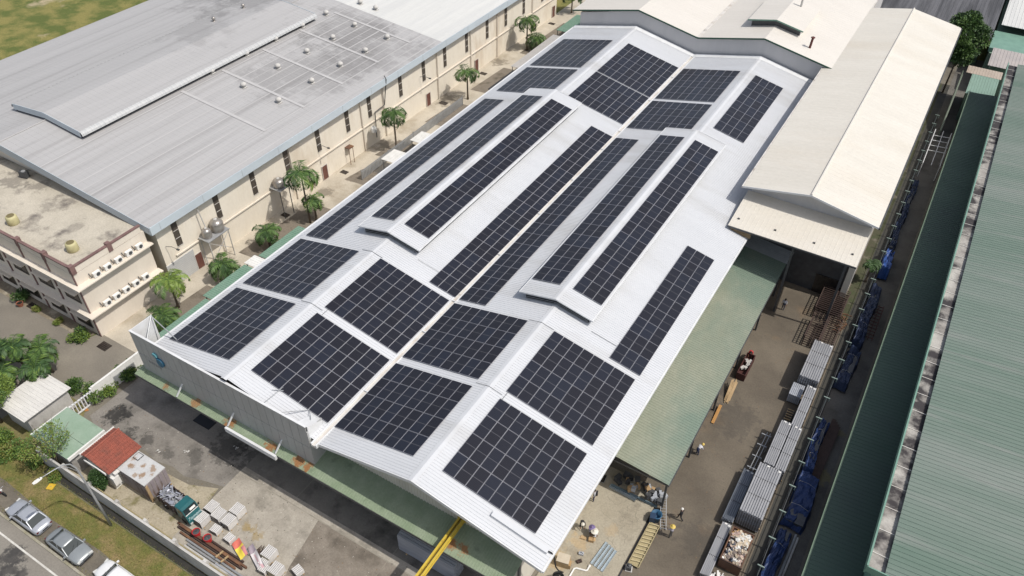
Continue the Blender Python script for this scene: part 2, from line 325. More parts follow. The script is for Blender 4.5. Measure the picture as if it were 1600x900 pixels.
struct('drain_channel', MB().box(24.79, 24.93, -13.8, 12.7, 0.0, 0.006), M_gapdark)
M_lane = mat('lane_slab', (0.16, 0.15, 0.135), (0.125, 0.115, 0.10), 0.35, rough=0.9, c3=(0.08, 0.075, 0.066), s3=0.3, con3=(0.5, 0.7), fine=0.18, stains=[(36.9, 22, 0.9, 0.5), (37.0, 28, 0.6, 0.4)], stain_col=(0.24, 0.20, 0.08))
G('side_lane', rect(34.9, 37.6, -13.9, 125), 0.0, M_lane)
G('verge_strip', rect(32.7, 33.75, 44.5, 112), 0.004, mat('weedy_soil', (0.07, 0.065, 0.04), (0.05, 0.06, 0.025), 0.8, rough=0.95, c3=(0.16, 0.14, 0.11), s3=0.5, con3=(0.55, 0.7), fine=0.25))
G('drain_strip', rect(33.75, 34.9, -13.9, 112), 0.0, mat('wet_drain', (0.03, 0.03, 0.026), (0.05, 0.046, 0.036), 0.7, rough=0.6))
# alley on the left
M_strip = mat('alley_planter', (0.17, 0.145, 0.115), (0.23, 0.195, 0.155), 0.5, rough=0.95, c3=(0.11, 0.093, 0.07), s3=0.5, con3=(0.5, 0.65), fine=0.2)
for (y0_, y1_, xa_) in ((2, 11.5, -32.6), (17.5, 30.5, -33.4), (36.8, 40.5, -32.8), (44, 49.5, -33.2), (55.5, 63.5, -32.6), (68, 78, -32.4), (84, 100, -32.5)):
    G('planter_bed', [(xa_, y0_), (-28.3, y0_+.4), (-28.3, y1_), (xa_+.5, y1_-.3)], 0.006, M_strip)
ALL = [(-33.9, 15.0, 1.6, 0.6), (-32.5, 29.0, 1.6, 0.65), (-33, 33.0, 1.2, 0.6), (-33.6, 63.2, 2.2, 0.6), (-33.0, 47, 2.0, 0.6), (-33.7, 79, 1.6, 0.6), (-31, 25, 1.2, 0.6), (-32.0, 37.6, 0.9, 0.5)]  # dark patches: alley stains, plus palm shadows put into the slab colour
M_alley = mat('alley_slab', (0.50, 0.45, 0.37), (0.40, 0.355, 0.285), 0.35, rough=0.92, c3=(0.30, 0.255, 0.19), s3=0.18, con3=(0.54, 0.7), fine=0.14, stains=ALL, stain_col=(0.10, 0.082, 0.06))
G('alley', rect(-35.3, -28.3, -0.5, 125), 0.0, M_alley)
M_inner = mat('inner_road_surface', (0.215, 0.192, 0.158), (0.175, 0.157, 0.13), 0.22, rough=0.92, c3=(0.26, 0.235, 0.19), s3=0.12, con3=(0.5, 0.66), fine=0.13)
G('inner_road', [(-110, -13.4), (-28.3, -13.4), (-28.3, -0.5), (-36.0, -0.5), (-36.4, -1.9), (-110, -2.6)], 0.0, M_inner)
G('planting_strip', [(-110, -2.7), (-38.2, -2.1), (-36.4, -1.5), (-36.2, -0.3), (-110, -0.3)], 0.004, mat('planter_soil', (0.24, 0.20, 0.14), (0.15, 0.125, 0.09), 0.8, rough=0.95, c3=(0.34, 0.30, 0.23), s3=0.6, con3=(0.5, 0.62), fine=0.25))
# roadside
G('side_grass', [(-34, -13.9), (-27.1, -13.9), (-27.1, -9.4), (-28.3, -8.0), (-34, -8.0)], 0.008, mat('side_grass_ground', (0.12, 0.125, 0.03), (0.22, 0.18, 0.09), 0.8, rough=0.95, fine=0.3))
G('verge', rect(-110, 40, -17.9, -13.9), -0.004, mat('verge_grass_ground', (0.175, 0.15, 0.045), (0.115, 0.13, 0.03), 0.9, rough=0.95, c3=(0.25, 0.185, 0.085), s3=0.5, con3=(0.46, 0.64), fine=0.35, bump=0.8, bscale=7))
G('dirt_shoulder', [(-110, -19.7), (40, -19.7), (40, -17.7), (20, -17.95), (0, -17.75), (-8, -17.9), (-14, -17.6), (-20, -17.85), (-27, -17.5), (-40, -17.8), (-110, -17.7)], 0.0, mat('shoulder_dirt', (0.165, 0.145, 0.115), (0.12, 0.105, 0.085), 0.6, rough=0.95, c3=(0.10, 0.10, 0.035), s3=0.4, con3=(0.6, 0.72), fine=0.2))
ROADST = [(-19.6, -22.0, 1.25, 0.9), (-19.9, -21.4, 0.6, 0.85), (-18.7, -22.7, 1.0, 0.85), (-17.4, -22.3, 0.5, 0.8), (-18.0, -23.4, 0.8, 0.8)]
M_road = mat('road_asphalt', (0.235, 0.215, 0.185), (0.205, 0.187, 0.16), 0.4, rough=0.9, c3=(0.18, 0.165, 0.142), s3=0.2, con3=(0.5, 0.7), fine=0.15, stains=ROADST, stain_col=(0.05, 0.047, 0.045), stain_noise=1.1)
G('road', rect(-110, 40, -60, -19.9), 0.0, M_road)
struct('road_line', MB().box(-110, 40, -21.05, -20.9, 0.002, 0.004), mat('worn_road_paint', (0.60, 0.585, 0.54), (0.45, 0.43, 0.39), 2.5, rough=0.8))
struct('kerb', MB().box(-110, 40, -19.92, -19.72, -0.02, 0.11), mat('kerb_concrete', (0.36, 0.335, 0.28), (0.25, 0.23, 0.15), 0.9, rough=0.9, fine=0.2))
b = MB(); gr = random.Random(5)
for k in range(1500):
    x, y = gr.uniform(-26.5, 18.5), gr.uniform(-13.6, -5.2)
    if k % 3 == 0: x, y = gr.uniform(22.5, 33), gr.uniform(-2, 46)
    a = gr.uniform(0, 6.28); w = gr.uniform(.02, .075); c, s = math.cos(a)*w, math.sin(a)*w
    b.add([(x-c, y-s, .012), (x+s*.6, y-c*.6, .02), (x+c, y+s, .014), (x-s*.6, y+c*.6, .018)], [(0, 1, 2, 3)], gr.choice([0, 0, 1, 2] if x < 20 else [0, 0, 2]))
tag(obj('yard_grit', b, [mat('grit_dark', (0.07, 0.06, 0.05), rough=.9), mat('grit_pale', (0.48, 0.45, 0.40), rough=.9), mat('grit_brown', (0.20, 0.12, 0.06), rough=.9)], recalc=False), kind='stuff')
# grass blades on the verge
b = MB(); gr = random.Random(11)
for k in range(15000):
    x = gr.uniform(-36, -4); y = gr.uniform(-17.85, -14.85)
    if k % 9 == 0: y = gr.uniform(-19.68, -19.3)
    h = gr.uniform(0.03, 0.11)*(1.6 if gr.random() < 0.06 else 1); a = gr.uniform(0, 6.28); w = gr.uniform(0.012, 0.03)
    dx, dy = math.cos(a), math.sin(a); lx, ly = gr.uniform(-.06, .06), gr.uniform(-.06, .06)
    b.add([(x-dx*w, y-dy*w, 0), (x+dx*w, y+dy*w, 0), (x+lx, y+ly, h)], [(0, 1, 2)], gr.choice([0, 0, 1, 2, 2]))
tag(obj('grass', b, [mat('grass_blade', (0.14, 0.145, 0.028), rough=0.8), mat('grass_blade_green', (0.085, 0.13, 0.02), rough=0.8), mat('grass_blade_dry', (0.23, 0.19, 0.07), rough=0.8)], recalc=False), kind='stuff')
# ------------------------------------------------------------------ main factory with the solar roof
RW, RA = 9.83, 0.213                    # ridge offset from the valley, roof pitch
CA, SA, TA = math.cos(RA), math.sin(RA), math.tan(RA)
ZV = 9.0; ZR = ZV + RW*TA
YF, YB = -4.0, 80.7
fac = thing('solar_factory', 'white twin-gabled factory in the middle whose roof carries the dark solar arrays', 'factory', (0, 38, 0))
XL, XR = -20.3, 21.2
def zroof(x): return ZR - abs(abs(x)-RW)*TA
# walls
prof = [(-19.9, 0), (18.6, 0), (18.6, zroof(18.6)-0.14), (RW, ZR-0.14), (0, ZV-0.14), (-RW, ZR-0.14), (-19.9, zroof(19.9)-0.14)]
obj('wall', MB().extrude_y(prof, -2.3, 80.6), M_wallmetal, fac)
b = MB()                               # sheet profile on the visible front gable
x = -0.6
while x < 18.4:
    b.box(x, x+0.09, -2.345, -2.302, 5.9, zroof(x+0.045)-0.17); x += 0.3
obj('gable_rib', b, M_wallmetal, fac)
# four roof slopes: real ribbed sheets
for (xa, xb, y0) in ((-RW, XL, -3.85), (-RW, -0.22, -3.85), (RW, 0.22, YF), (RW, XR, YF)):
    za, zb = ZR, zroof(xb)
    obj('roof_slope', MB().ribbed((xa, y0, za), (xb-xa, 0, zb-za), (0, YB-y0, 0), 0.27, 0.07, 0.032, 0.06), M_white, fac)
b = MB()
for sx in (-1, 1):
    for s in (-1, 1):
        xr = sx*RW
        b.add([(xr, YF-0.03, ZR+0.055), (xr, YB, ZR+0.055), (xr+s*0.33, YB, ZR+0.055-0.33*TA), (xr+s*0.33, YF-0.03, ZR+0.055-0.33*TA)], [(0, 1, 2, 3)])
obj('ridge_cap', b, M_white, fac, recalc=False)
b = MB(); b.box(-0.30, -0.19, -4.3, YB, ZV-0.25, ZV+0.14); b.box(0.19, 0.30, -4.3, YB, ZV-0.25, ZV+0.14); b.box(-0.19, 0.19, -4.3, YB, ZV-0.25, ZV-0.02, 1)
for y in [2.4, 11.0, 16.0, 24.5, 33, 41, 49, 54.2, 63.9, 72]: b.box(-0.32, 0.32, y, y+0.08, ZV+0.08, ZV+0.165)
obj('valley_gutter', b, [M_trim, M_gut], fac)
b = MB(); b.box(XL-0.26, XL-0.02, -3.85, YB, zroof(XL)-0.30, zroof(XL)-0.02)
obj('eave_gutter', b, M_trim, fac)
b = MB(); b.box(XR+0.0, XR+0.16, YF, YB, zroof(XR)-0.28, zroof(XR)-0.06)
obj('eave_gutter', b, M_trim, fac)
# front barge boards
def barge(xa, xb):
    za, zb = zroof(xa), zroof(xb); b = MB()
    b.add([(xa, YF-0.05, za-0.30), (xb, YF-0.05, zb-0.30), (xb, YF-0.05, zb+0.045), (xa, YF-0.05, za+0.045), (xa, YF, za-0.30), (xb, YF, zb-0.30), (xb, YF, zb+0.045), (xa, YF, za+0.045)],
          [(0, 1, 2, 3), (7, 6, 5, 4), (3, 2, 6, 7), (0, 4, 5, 1), (0, 3, 7, 4), (1, 5, 6, 2)])
    obj('barge_board', b, M_trim, fac)
barge(0.32, RW); barge(RW, XR)
# flashing strip against the far building
b = MB()
for xa, xb in ((XL, -RW), (-RW, 0), (0, RW), (RW, XR)):
    za, zb = zroof(xa)+0.05, zroof(xb)+0.05
    b.add([(xa, 80.0, za), (xb, 80.0, zb), (xb, 80.68, zb+0.22), (xa, 80.68, za+0.22)], [(0, 1, 2, 3)])
obj('flashing', b, M_trim, fac, recalc=False)
# end-lap seams across the roof
for (xa, xb) in ((-RW-0.4, XL), (-RW+0.4, -0.4), (RW-0.4, 0.4), (RW+0.4, XR)): pass
# front cladding (parapet)
clad = MB(); x0, x1, zc0, zc1 = -21.9, -0.75, 5.62, 10.6
clad.box(x0+.03, x1-.03, -4.06, -3.96, zc0, zc1, 1)
n = 23; w = (x1-x0)/n
for i in range(n):
    for (za, zb) in ((zc0, 7.86), (7.91, zc1)):
        clad.box(x0+i*w+0.02, x0+(i+1)*w-0.02, -4.10, -4.061, za, zb)
clad.box(x0-0.02, x1+0.02, -4.13, -3.93, zc1, zc1+0.07, 2)
obj('parapet', clad, [M_clad, M_gapdark, M_trim], fac)
b = MB(); b.box(-0.765, -0.69, -4.105, -2.31, 5.7, 10.0); obj('parapet_return', b, M_clad, fac)
b = MB(); b.extrude_x([(-3.95, 8.9), (-2.35, 8.9), (-2.35, 9.75), (-3.95, 10.55)], -1.75, -0.68); obj('parapet_end_box', b, M_trim, fac)
b = MB(); b.box(-21.9, -21.84, -3.955, -1.6, 6.0, 10.64); obj('parapet_return', b, M_trim, fac)
for p, q, r_ in (((-21.8, -1.7, 10.6), (-18.6, -1.9, 9.3), .05), ((-21.8, -1.7, 10.6), (-20.6, -3.9, 9.0), .06), ((-3.6, -3.9, 10.5), (-2.4, -2.0, 9.62), .035), ((-2.4, -2.0, 9.62), (-1.2, -3.0, 10.2), .03), ((-6.0, -2.4, 10.4), (-5.2, -1.9, 10.3), .03), ((-5.6, -3.9, 10.4), (-5.5, -1.6, 10.3), .03)):
    obj('parapet_brace', MB().tube(p, q, r_), M_steel, fac)
# roof cable trays and thin conduits on the ridges
def onroof(x, y, h=0.1): return (x, y, zroof(x)+h)
def conduit(pts, r_): obj('conduit', MB().path(pts, r_, 6), M_darksteel, fac)
for y in (6.95, 16.0):
    for sx in (-1, 1): conduit([onroof(sx*RW-1.3, y, .07), onroof(sx*RW, y, .09), onroof(sx*RW+1.3, y, .07)], 0.018)
conduit([onroof(-5.8, 18.2), onroof(-1.2, 18.2)], 0.016); conduit([onroof(13.9, 18.2), onroof(16.5, 18.2)], 0.016)
for x in (11.4, -8.2): conduit([onroof(x, 6.55), onroof(x, 7.4)], 0.02)
b = MB()
p, q = onroof(16.1, -2.55, 0.16), onroof(20.9, -2.55, 0.16)
b.beam(p, q, 0.46, 0.24); obj('cable_tray', b, M_white, fac)
b = MB(); b.path([(20.7, -2.5, 8.85), (21.15, -2.5, 8.85), (21.3, -2.3, 8.2), (21.2, -1.6, 5.5), (20.95, -.4, 2.8), (20.8, .9, .35)], 0.06, 8)
obj('cable_loop', b, M_black, fac)
# front canopy
b = MB().ribbed((-22.4, -2.3, 5.98), (0, -2.7, -0.53), (41.3, 0, 0), 0.24, 0.08, 0.03, 0.04)
can = obj('canopy', b, M_canopy, fac)
b = MB(); b.box(-22.4, 18.9, -5.03, -4.97, 5.20, 5.40); obj('canopy_edge', b, M_darksteel, fac)
b = MB(); b.box(-10.2, -4.2, -5.28, -5.06, 5.10, 5.62); obj('sign_box', b, [M_trim, M_clad], fac)
for x in (-16.4, -9.9, -4.2):
    obj('tie_rod', MB().beam((x, -4.1, 6.7), (x-0.25, -4.95, 5.55), 0.11, 0.11), M_trim, fac)
for x in (-22.0, -14, -6, 2.5, 10.5, 18.6):
    obj('canopy_post', MB().box(x-0.1, x+0.1, -2.75, -2.55, 0, 5.85), M_darksteel, fac)
# blue emblem on the cladding
def plate(pts, y, t, n, m, parent):
    b = MB(); k = len(pts)
    b.add([(p[0], y, p[1]) for p in pts] + [(p[0], y-t, p[1]) for p in pts], [tuple(range(k)), tuple(range(2*k-1, k-1, -1))] + [(i, (i+1) % k, k+(i+1) % k, k+i) for i in range(k)])
    return obj(n, b, m, parent)
eb = MB()
def disc(x, z, rx, rz, a0, a1, n=12): return [(x+rx*math.cos(a0+(a1-a0)*i/n), z+rz*math.sin(a0+(a1-a0)*i/n)) for i in range(n+1)]
ex, ez = -18.9, 8.55
plate([(ex-.42, ez+.55), (ex-.25, ez+.78), (ex+.12, ez+.72), (ex+.22, ez+.45), (ex-.02, ez+.32)], -4.105, 0.2, 'emblem', mat('emblem_cyan', (0.10, 0.27, 0.32), rough=0.5), fac)
plate([(ex-.05, ez+.28)] + disc(ex+.38, ez-.22, 0.44, 0.48, 2.4, 7.6, 16) + [(ex+.3, ez+.25)], -4.105, 0.18, 'emblem', mat('emblem_blue', (0.025, 0.11, 0.20), (0.03, 0.14, 0.22), 1.2, rough=0.5), fac)
M_smudge = mat('letter_grey', (0.25, 0.255, 0.26), rough=0.6)
for i, (x, z) in enumerate(((-20.6, 7.2), (-20.3, 7.17), (-20.0, 7.21), (-19.7, 7.15), (-19.4, 7.18), (-19.15, 7.15))):
    plate([(x, z), (x+0.18, z), (x+0.2, z+0.3), (x+0.04, z+0.3)], -4.104, 0.03, 'letter', M_smudge, fac)

# ridge monitors (jack roofs with louvred ends)
def monitor(xc):
    y0, y1, hw, zp = 18.6, 54.7, 3.85, 12.05
    ze = zp-hw*TA
    for s in (-1, 1):
        mo = obj('monitor_roof', MB().ribbed((xc, y0, zp), (s*hw, 0, ze-zp), (0, y1-y0, 0), 0.27, 0.07, 0.03, 0.05), M_white, fac)
        zb = zroof(xc+s*(hw-0.35))
        obj('monitor_side', MB().box(min(xc+s*(hw-0.40), xc+s*(hw-0.35)), max(xc+s*(hw-0.40), xc+s*(hw-0.35)), y0+0.9, y1-0.9, zb, ze-0.12), M_gapdark, mo)
        obj('monitor_gutter', MB().box(min(xc+s*hw, xc+s*(hw+0.1)), max(xc+s*hw, xc+s*(hw+0.1)), y0, y1, ze-0.16, ze-0.02), M_trim, mo)
    for (yy, sg) in ((y0+0.42, -1), (y1-0.42, 1)):
        b = MB(); b.extrude_y([(xc-hw+.45, ze-.95), (xc, zp-1.02), (xc+hw-.45, ze-.95), (xc+hw-.45, ze-.03), (xc, zp-0.08), (xc-hw+.45, ze-.03)], yy, yy+0.05)
        lv = obj('louvre', b, M_gapdark, fac)
        b = MB()
        for k in range(4):
            dz = 0.2+k*0.22
            for s in (-1, 1):
                b.beam((xc+s*0.02, yy+sg*(0.12+0.03), zp-dz), (xc+s*(hw-.5), yy+sg*(0.12+0.03), ze-dz+0.5*TA), 0.17, 0.03, up=(0, -0.6*sg, 1))
        obj('louvre_blade', b, M_steel, lv)
    obj('monitor_cap', MB().add([(xc, y0-.02, zp+.055), (xc, y1+.02, zp+.055), (xc+.3, y1+.02, zp+.055-.3*TA), (xc+.3, y0-.02, zp+.055-.3*TA), (xc-.3, y1+.02, zp+.055-.3*TA), (xc-.3, y0-.02, zp+.055-.3*TA)], [(0, 1, 2, 3), (1, 0, 5, 4)]), M_white, fac, recalc=False)
    for yy in (y0-.02, y1+.02):
        for s in (-1, 1): obj('monitor_barge', MB().beam((xc, yy, zp-.03), (xc+s*hw, yy, ze-.03), 0.04, 0.14), M_trim, fac)

monitor(-RW); monitor(RW)

# ------------------------------------------------------------------ solar arrays
def glass_mat():
    m = bpy.data.materials.new('solar_glass'); m.use_nodes = True; N = m.node_tree.nodes; L = m.node_tree.links
    b = N['Principled BSDF']; b.inputs['Roughness'].default_value = 0.3; b.inputs['Specular IOR Level'].default_value = 0.35
    tc = N.new('ShaderNodeTexCoord'); sp = N.new('ShaderNodeSeparateXYZ'); L.new(tc.outputs['Object'], sp.inputs[0])
    def line(sock, pitch, off, half):
        a = N.new('ShaderNodeMath'); a.operation = 'ADD'; a.inputs[1].default_value = off + 100*pitch; L.new(sock, a.inputs[0])
        md = N.new('ShaderNodeMath'); md.operation = 'MODULO'; md.inputs[1].default_value = pitch; L.new(a.outputs[0], md.inputs[0])
        s = N.new('ShaderNodeMath'); s.operation = 'SUBTRACT'; s.inputs[1].default_value = pitch/2; L.new(md.outputs[0], s.inputs[0])
        ab = N.new('ShaderNodeMath'); ab.operation = 'ABSOLUTE'; L.new(s.outputs[0], ab.inputs[0])
        lt = N.new('ShaderNodeMath'); lt.operation = 'LESS_THAN'; lt.inputs[1].default_value = half; L.new(ab.outputs[0], lt.inputs[0]); return lt.outputs[0]
    oi = N.new('ShaderNodeObjectInfo')
    def mix(f, a, c):
        x = N.new('ShaderNodeMix'); x.data_type = 'RGBA'
        if isinstance(f, float): x.inputs[0].default_value = f
        else: L.new(f, x.inputs[0])
        for i, v in ((6, a), (7, c)):
            if isinstance(v, tuple): x.inputs[i].default_value = (*v, 1)
            else: L.new(v, x.inputs[i])
        return x.outputs[2]
    pw = N.new('ShaderNodeMath'); pw.operation = 'POWER'; pw.inputs[1].default_value = 1.8; L.new(oi.outputs['Random'], pw.inputs[0])
    cur = mix(pw.outputs[0], (0.0085, 0.0085, 0.0135), (0.011, 0.015, 0.028))
    cur = mix(line(sp.outputs[0], 0.0985, 0.0, 0.014), cur, (0.030, 0.030, 0.037))
    cur = mix(line(sp.outputs[1], 0.0865, 0.0, 0.003), cur, (0.03, 0.03, 0.036))
    cl = N.new('ShaderNodeMath'); cl.operation = 'ABSOLUTE'; L.new(sp.outputs[1], cl.inputs[0])
    lt = N.new('ShaderNodeMath'); lt.operation = 'LESS_THAN'; lt.inputs[1].default_value = 0.014; L.new(cl.outputs[0], lt.inputs[0])
    cur = mix(lt.outputs[0], cur, (0.13, 0.13, 0.14))
    L.new(cur, b.inputs['Base Color']); return m
M_glass = glass_mat()
M_frame = mat('panel_frame', (0.30, 0.30, 0.33), rough=0.45, metal=0.2)
PW, PL, PX, PY = 1.022, 2.068, 1.06, 2.113
pb = MB(); hx, hy, f = PW/2, PL/2, 0.016
pb.box(-hx, hx, -hy, hy, -0.035, -0.003, 0)
pb.add([(-hx, -hy, 0), (hx, -hy, 0), (hx, hy, 0), (-hx, hy, 0), (-hx+f, -hy+f, 0), (hx-f, -hy+f, 0), (hx-f, hy-f, 0), (-hx+f, hy-f, 0)], [(0, 1, 5, 4), (1, 2, 6, 5), (2, 3, 7, 6), (3, 0, 4, 7)], 0)
pb.add([(-hx, -hy, 0), (hx, -hy, 0), (hx, hy, 0), (-hx, hy, 0), (-hx, -hy, -.003), (hx, -hy, -.003), (hx, hy, -.003), (-hx, hy, -.003)], [(0, 4, 5, 1), (1, 5, 6, 2), (2, 6, 7, 3), (3, 7, 4, 0)], 0)
pb.add([(-hx+f, -hy+f, -0.001), (hx-f, -hy+f, -0.001), (hx-f, hy-f, -0.001), (-hx+f, hy-f, -0.001)], [(0, 1, 2, 3)], 1)
panel_me = None
def array(label, side, u0, y0, cols, rows, dz=0.0):
    global panel_me
    sx = 1 if side[0] == 'R' else -1; outer = side in ('R2', 'L1')
    xr = sx*RW; down = 1 if side in ('R2', 'L2') else -1        # x direction in which the slope falls
    uL = u0 if down == 1 else u0+cols*PX
    x = xr + down*uL*CA; z = ZR + dz - uL*SA
    e = thing('solar_array', label, 'solar array', (x, y0, z), 'solar arrays on the white twin-gabled roof')
    e.rotation_euler = (0, down*RA, 0)
    for j in range(rows):
        for i in range(cols):
            if panel_me is None:
                o = obj('solar_panel', pb, [M_frame, M_glass], None, recalc=False); panel_me = o.data
            else:
                o = bpy.data.objects.new('solar_panel', panel_me); col.objects.link(o)
            o.parent = e; o.location = ((i+0.5)*PX, (j+0.5)*PY, 0.135)
    b = MB()
    for j in range(rows):
        for t in (0.25, 0.75): b.box(0.04, cols*PX-0.04, (j+t)*PY-0.02, (j+t)*PY+0.02, 0.035, 0.098)
    r = obj('mounting_rails', b, M_steel, None); r.parent = e
    return e
T = 'square thirty-two panel array '
array(T+'at the front right corner of the roof', 'R2', 1.38, -1.93, 8, 4)
array(T+'on the right outer slope, second from front', 'R2', 1.40, 7.45, 8, 4)
array(T+'left of the valley gutter, second from the front', 'L2', 1.20, 7.37, 8, 4)
array(T+'left of the valley gutter, nearest the grey parapet', 'L2', 1.14, -2.03, 8, 4)
array(T+'at the front just right of the valley gutter', 'R1', 1.29, -2.02, 8, 4)
array(T+'right of the valley gutter, second from the front', 'R1', 1.29, 7.33, 8, 4)
array(T+'at the front left corner, by the parapet braces', 'L1', 1.37, -2.11, 8, 4)
array(T+'on the left outer slope, second from the front', 'L1', 1.36, 7.16, 8, 4)
array('far array of forty panels at the back left corner of the white roof', 'L1', 1.12, 64.3, 8, 5)
array('forty panel array left of the valley gutter, nearest the far white hall', 'L2', 1.25, 64.6, 8, 5)
array('far thirty-two panel array left of the valley gutter, behind the left monitor', 'L2', 1.25, 55.9, 8, 4)
array('far thirty-two panel array partly hidden by the left monitor, on the outer slope', 'L1', 1.12, 55.0, 8, 4)
array('forty panel array right of the valley gutter, nearest the far white hall', 'R1', 1.12, 64.7, 8, 5)
array('far thirty-two panel array partly hidden by the right monitor, by the valley gutter', 'R1', 1.12, 55.4, 8, 4)
array('tall far array four panels wide on the right outer slope, beside the cream warehouse roof', 'R2', 1.06, 58.25, 4, 8)
array('long narrow strip of panels low on the left outer slope, above the palm alley', 'L1', 6.58, 16.33, 3, 17)
array('long narrow strip of panels on the left slope of the left monitor', 'L1', 0.53, 20.53, 3, 15, 0.93)
array('long narrow strip of panels on the right slope of the left monitor', 'L2', 0.66, 20.6, 3, 15, 0.93)
array('long narrow strip of panels along the left side of the valley gutter', 'L2', 6.72, 16.48, 3, 17)
array('long narrow strip of panels along the right side of the valley gutter', 'R1', 6.48, 16.45, 3, 17)
array('long narrow strip of panels on the left slope of the right monitor', 'R1', 0.60, 20.7, 3, 15, 0.93)
array('long narrow strip of panels on the right slope of the right monitor', 'R2', 0.64, 20.8, 3, 15, 0.93)
array('shorter narrow strip of panels low on the right outer slope, above the green lean-to', 'R2', 6.87, 16.55, 3, 9)

# green lean-to on the right flank of the factory
lt = thing('green_lean_to', 'long faded green lean-to roof along the right flank of the white factory', 'lean-to roof', (23, 28, 0))
obj('roof_sheet', MB().ribbed((19.3, 10.55, 5.05), (6.31, 0, -0.65), (0, 34.6, 0), 0.3, 0.08, 0.03, 0.05), M_greenlean, lt)
obj('grey_roof_sheet', MB().ribbed((19.3, 45.16, 5.08), (6.51, 0, -0.67), (0, 2.5, 0), 0.3, 0.08, 0.03, 0.05), M_steel, lt)
b = MB(); b.box(25.56, 25.68, 10.5, 47.6, 4.18, 4.36); obj('gutter', b, M_darksteel, lt)
b = MB(); b.box(20.4, 25.5, 10.62, 10.70, 4.05, 4.25); obj('front_beam', b, M_darksteel, lt)
for y in (10.9, 17.6, 24.3, 31, 37.7, 44.4): obj('post', MB().box(25.3, 25.48, y-0.09, y+0.09, 0, 4.3), M_darksteel, lt)
# rusty clutter under its open end
b = MB(); rr = random.Random(5)
# ------------------------------------------------------------------ left factory: cream walls, big grey roof
lf = thing('grey_roof_factory', 'big cream factory on the left under a wide streaked grey metal roof', 'factory', (-60, 50, 0))
LX0, LX1, LXR = -85.0, -34.2, -59.4; LY0, LY1 = 8.1, 103.0; LZE, LZR = 9.45, 11.95; YS = 63.4
prof = [(-84.2, 0), (-35.1, 0), (-35.1, LZE-0.35), (LXR, LZR-0.25), (-84.2, LZE-0.35)]
obj('wall', MB().extrude_y(prof, 9.0, 102.4), M_creamwall, lf)
sl_ = (LZR-LZE)/(LX1-LXR)
for (xe) in (LX1, LX0):
    obj('roof_slope', MB().ribbed((LXR, LY0, LZR), (xe-LXR, 0, LZE-LZR), (0, YS-LY0, 0), 0.75, 0.08, 0.012, 0.06), M_greyroof, lf)
    obj('pale_roof_slope', MB().ribbed((LXR, YS+0.01, LZR+0.01), (xe-LXR, 0, LZE-LZR), (0, LY1-YS, 0), 0.75, 0.08, 0.012, 0.06), M_paleroof, lf)
# gutter fascia along the alley
b = MB(); b.box(LX1+0.02, LX1+0.10, LY0-0.02, LY1, LZE-0.95, LZE+0.10); b.box(LX1-0.75, LX1+0.02, LY0, LY1, LZE-0.95, LZE-0.90)
for k in range(16): y = LY0+1.2+k*6.1; b.box(LX1+0.10, LX1+0.112, y, y+0.03, LZE-0.94, LZE+0.09, 1)
obj('fascia', b, [M_bluetrim, M_steel], lf)
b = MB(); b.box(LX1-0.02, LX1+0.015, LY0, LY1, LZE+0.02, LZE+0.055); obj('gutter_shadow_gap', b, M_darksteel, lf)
b = MB()
for xe in (LX1, LX0):
    b.beam((LXR, LY0-0.04, LZR-0.45), (xe, LY0-0.04, LZE-0.45), 0.06, 1.0)
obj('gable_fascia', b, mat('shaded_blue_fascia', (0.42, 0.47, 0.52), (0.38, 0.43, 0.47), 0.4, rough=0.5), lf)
b = MB(); b.path([(LXR, LY0, LZR+0.07), (LXR, LY1, LZR+0.07)], 0.07, 6); obj('ridge_cap', b, M_greyroof, lf)
# box monitor on its ridge
my0, my1, mh, mz = 14.5, 56.2, 6.5, 12.95; mze = mz-mh*sl_
for s in (1, -1):
    o = obj('monitor_roof', MB().ribbed((LXR, my0, mz), (s*mh, 0, mze-mz), (0, my1-my0, 0), 0.75, 0.08, 0.012, 0.06), M_greyroof, lf)
    b = MB()                            # rolled eave
    b.extrude_y([(LXR+s*mh, mze+.02), (LXR+s*(mh+.22), mze-.07), (LXR+s*(mh+.38), mze-.27), (LXR+s*(mh+.43), mze-.52), (LXR+s*(mh+.38), mze-.52), (LXR+s*(mh+.33), mze-.29), (LXR+s*(mh+.18), mze-.12), (LXR+s*mh, mze-.03)], my0, my1)
    yy = my0+0.2
    while yy < my1: b.add([(LXR+s*(mh+q), yy+e, mze+h) for e in (0, .16) for (q, h) in ((.0, .045), (.235, -.05), (.41, -.25), (.455, -.5))], [(0, 1, 5, 4), (1, 2, 6, 5), (2, 3, 7, 6)], 1); yy += 0.62
    obj('rolled_eave', b, [mat('rolled_grey_eave', (0.40, 0.41, 0.415), (0.46, 0.465, 0.465), 1.5, rough=0.55, fine=0.08), mat('pale_eave_band', (0.46, 0.465, 0.465), rough=.6)], o)
    obj('monitor_side', MB().box(LXR+s*(mh-.2)-.03, LXR+s*(mh-.2)+.03, my0+.1, my1-.1, LZR-(mh)*sl_-.1, mze-.05), M_gapdark, o)
for y in (my0, my1):
    b = MB()
    b.extrude_y([(LXR-mh, mze-.72), (LXR, mz-.72), (LXR+mh, mze-.72), (LXR+mh, mze+.06), (LXR, mz+.08), (LXR-mh, mze+.06)], y-.03, y+.03)
    obj('monitor_end', b, M_bluetrim, lf)
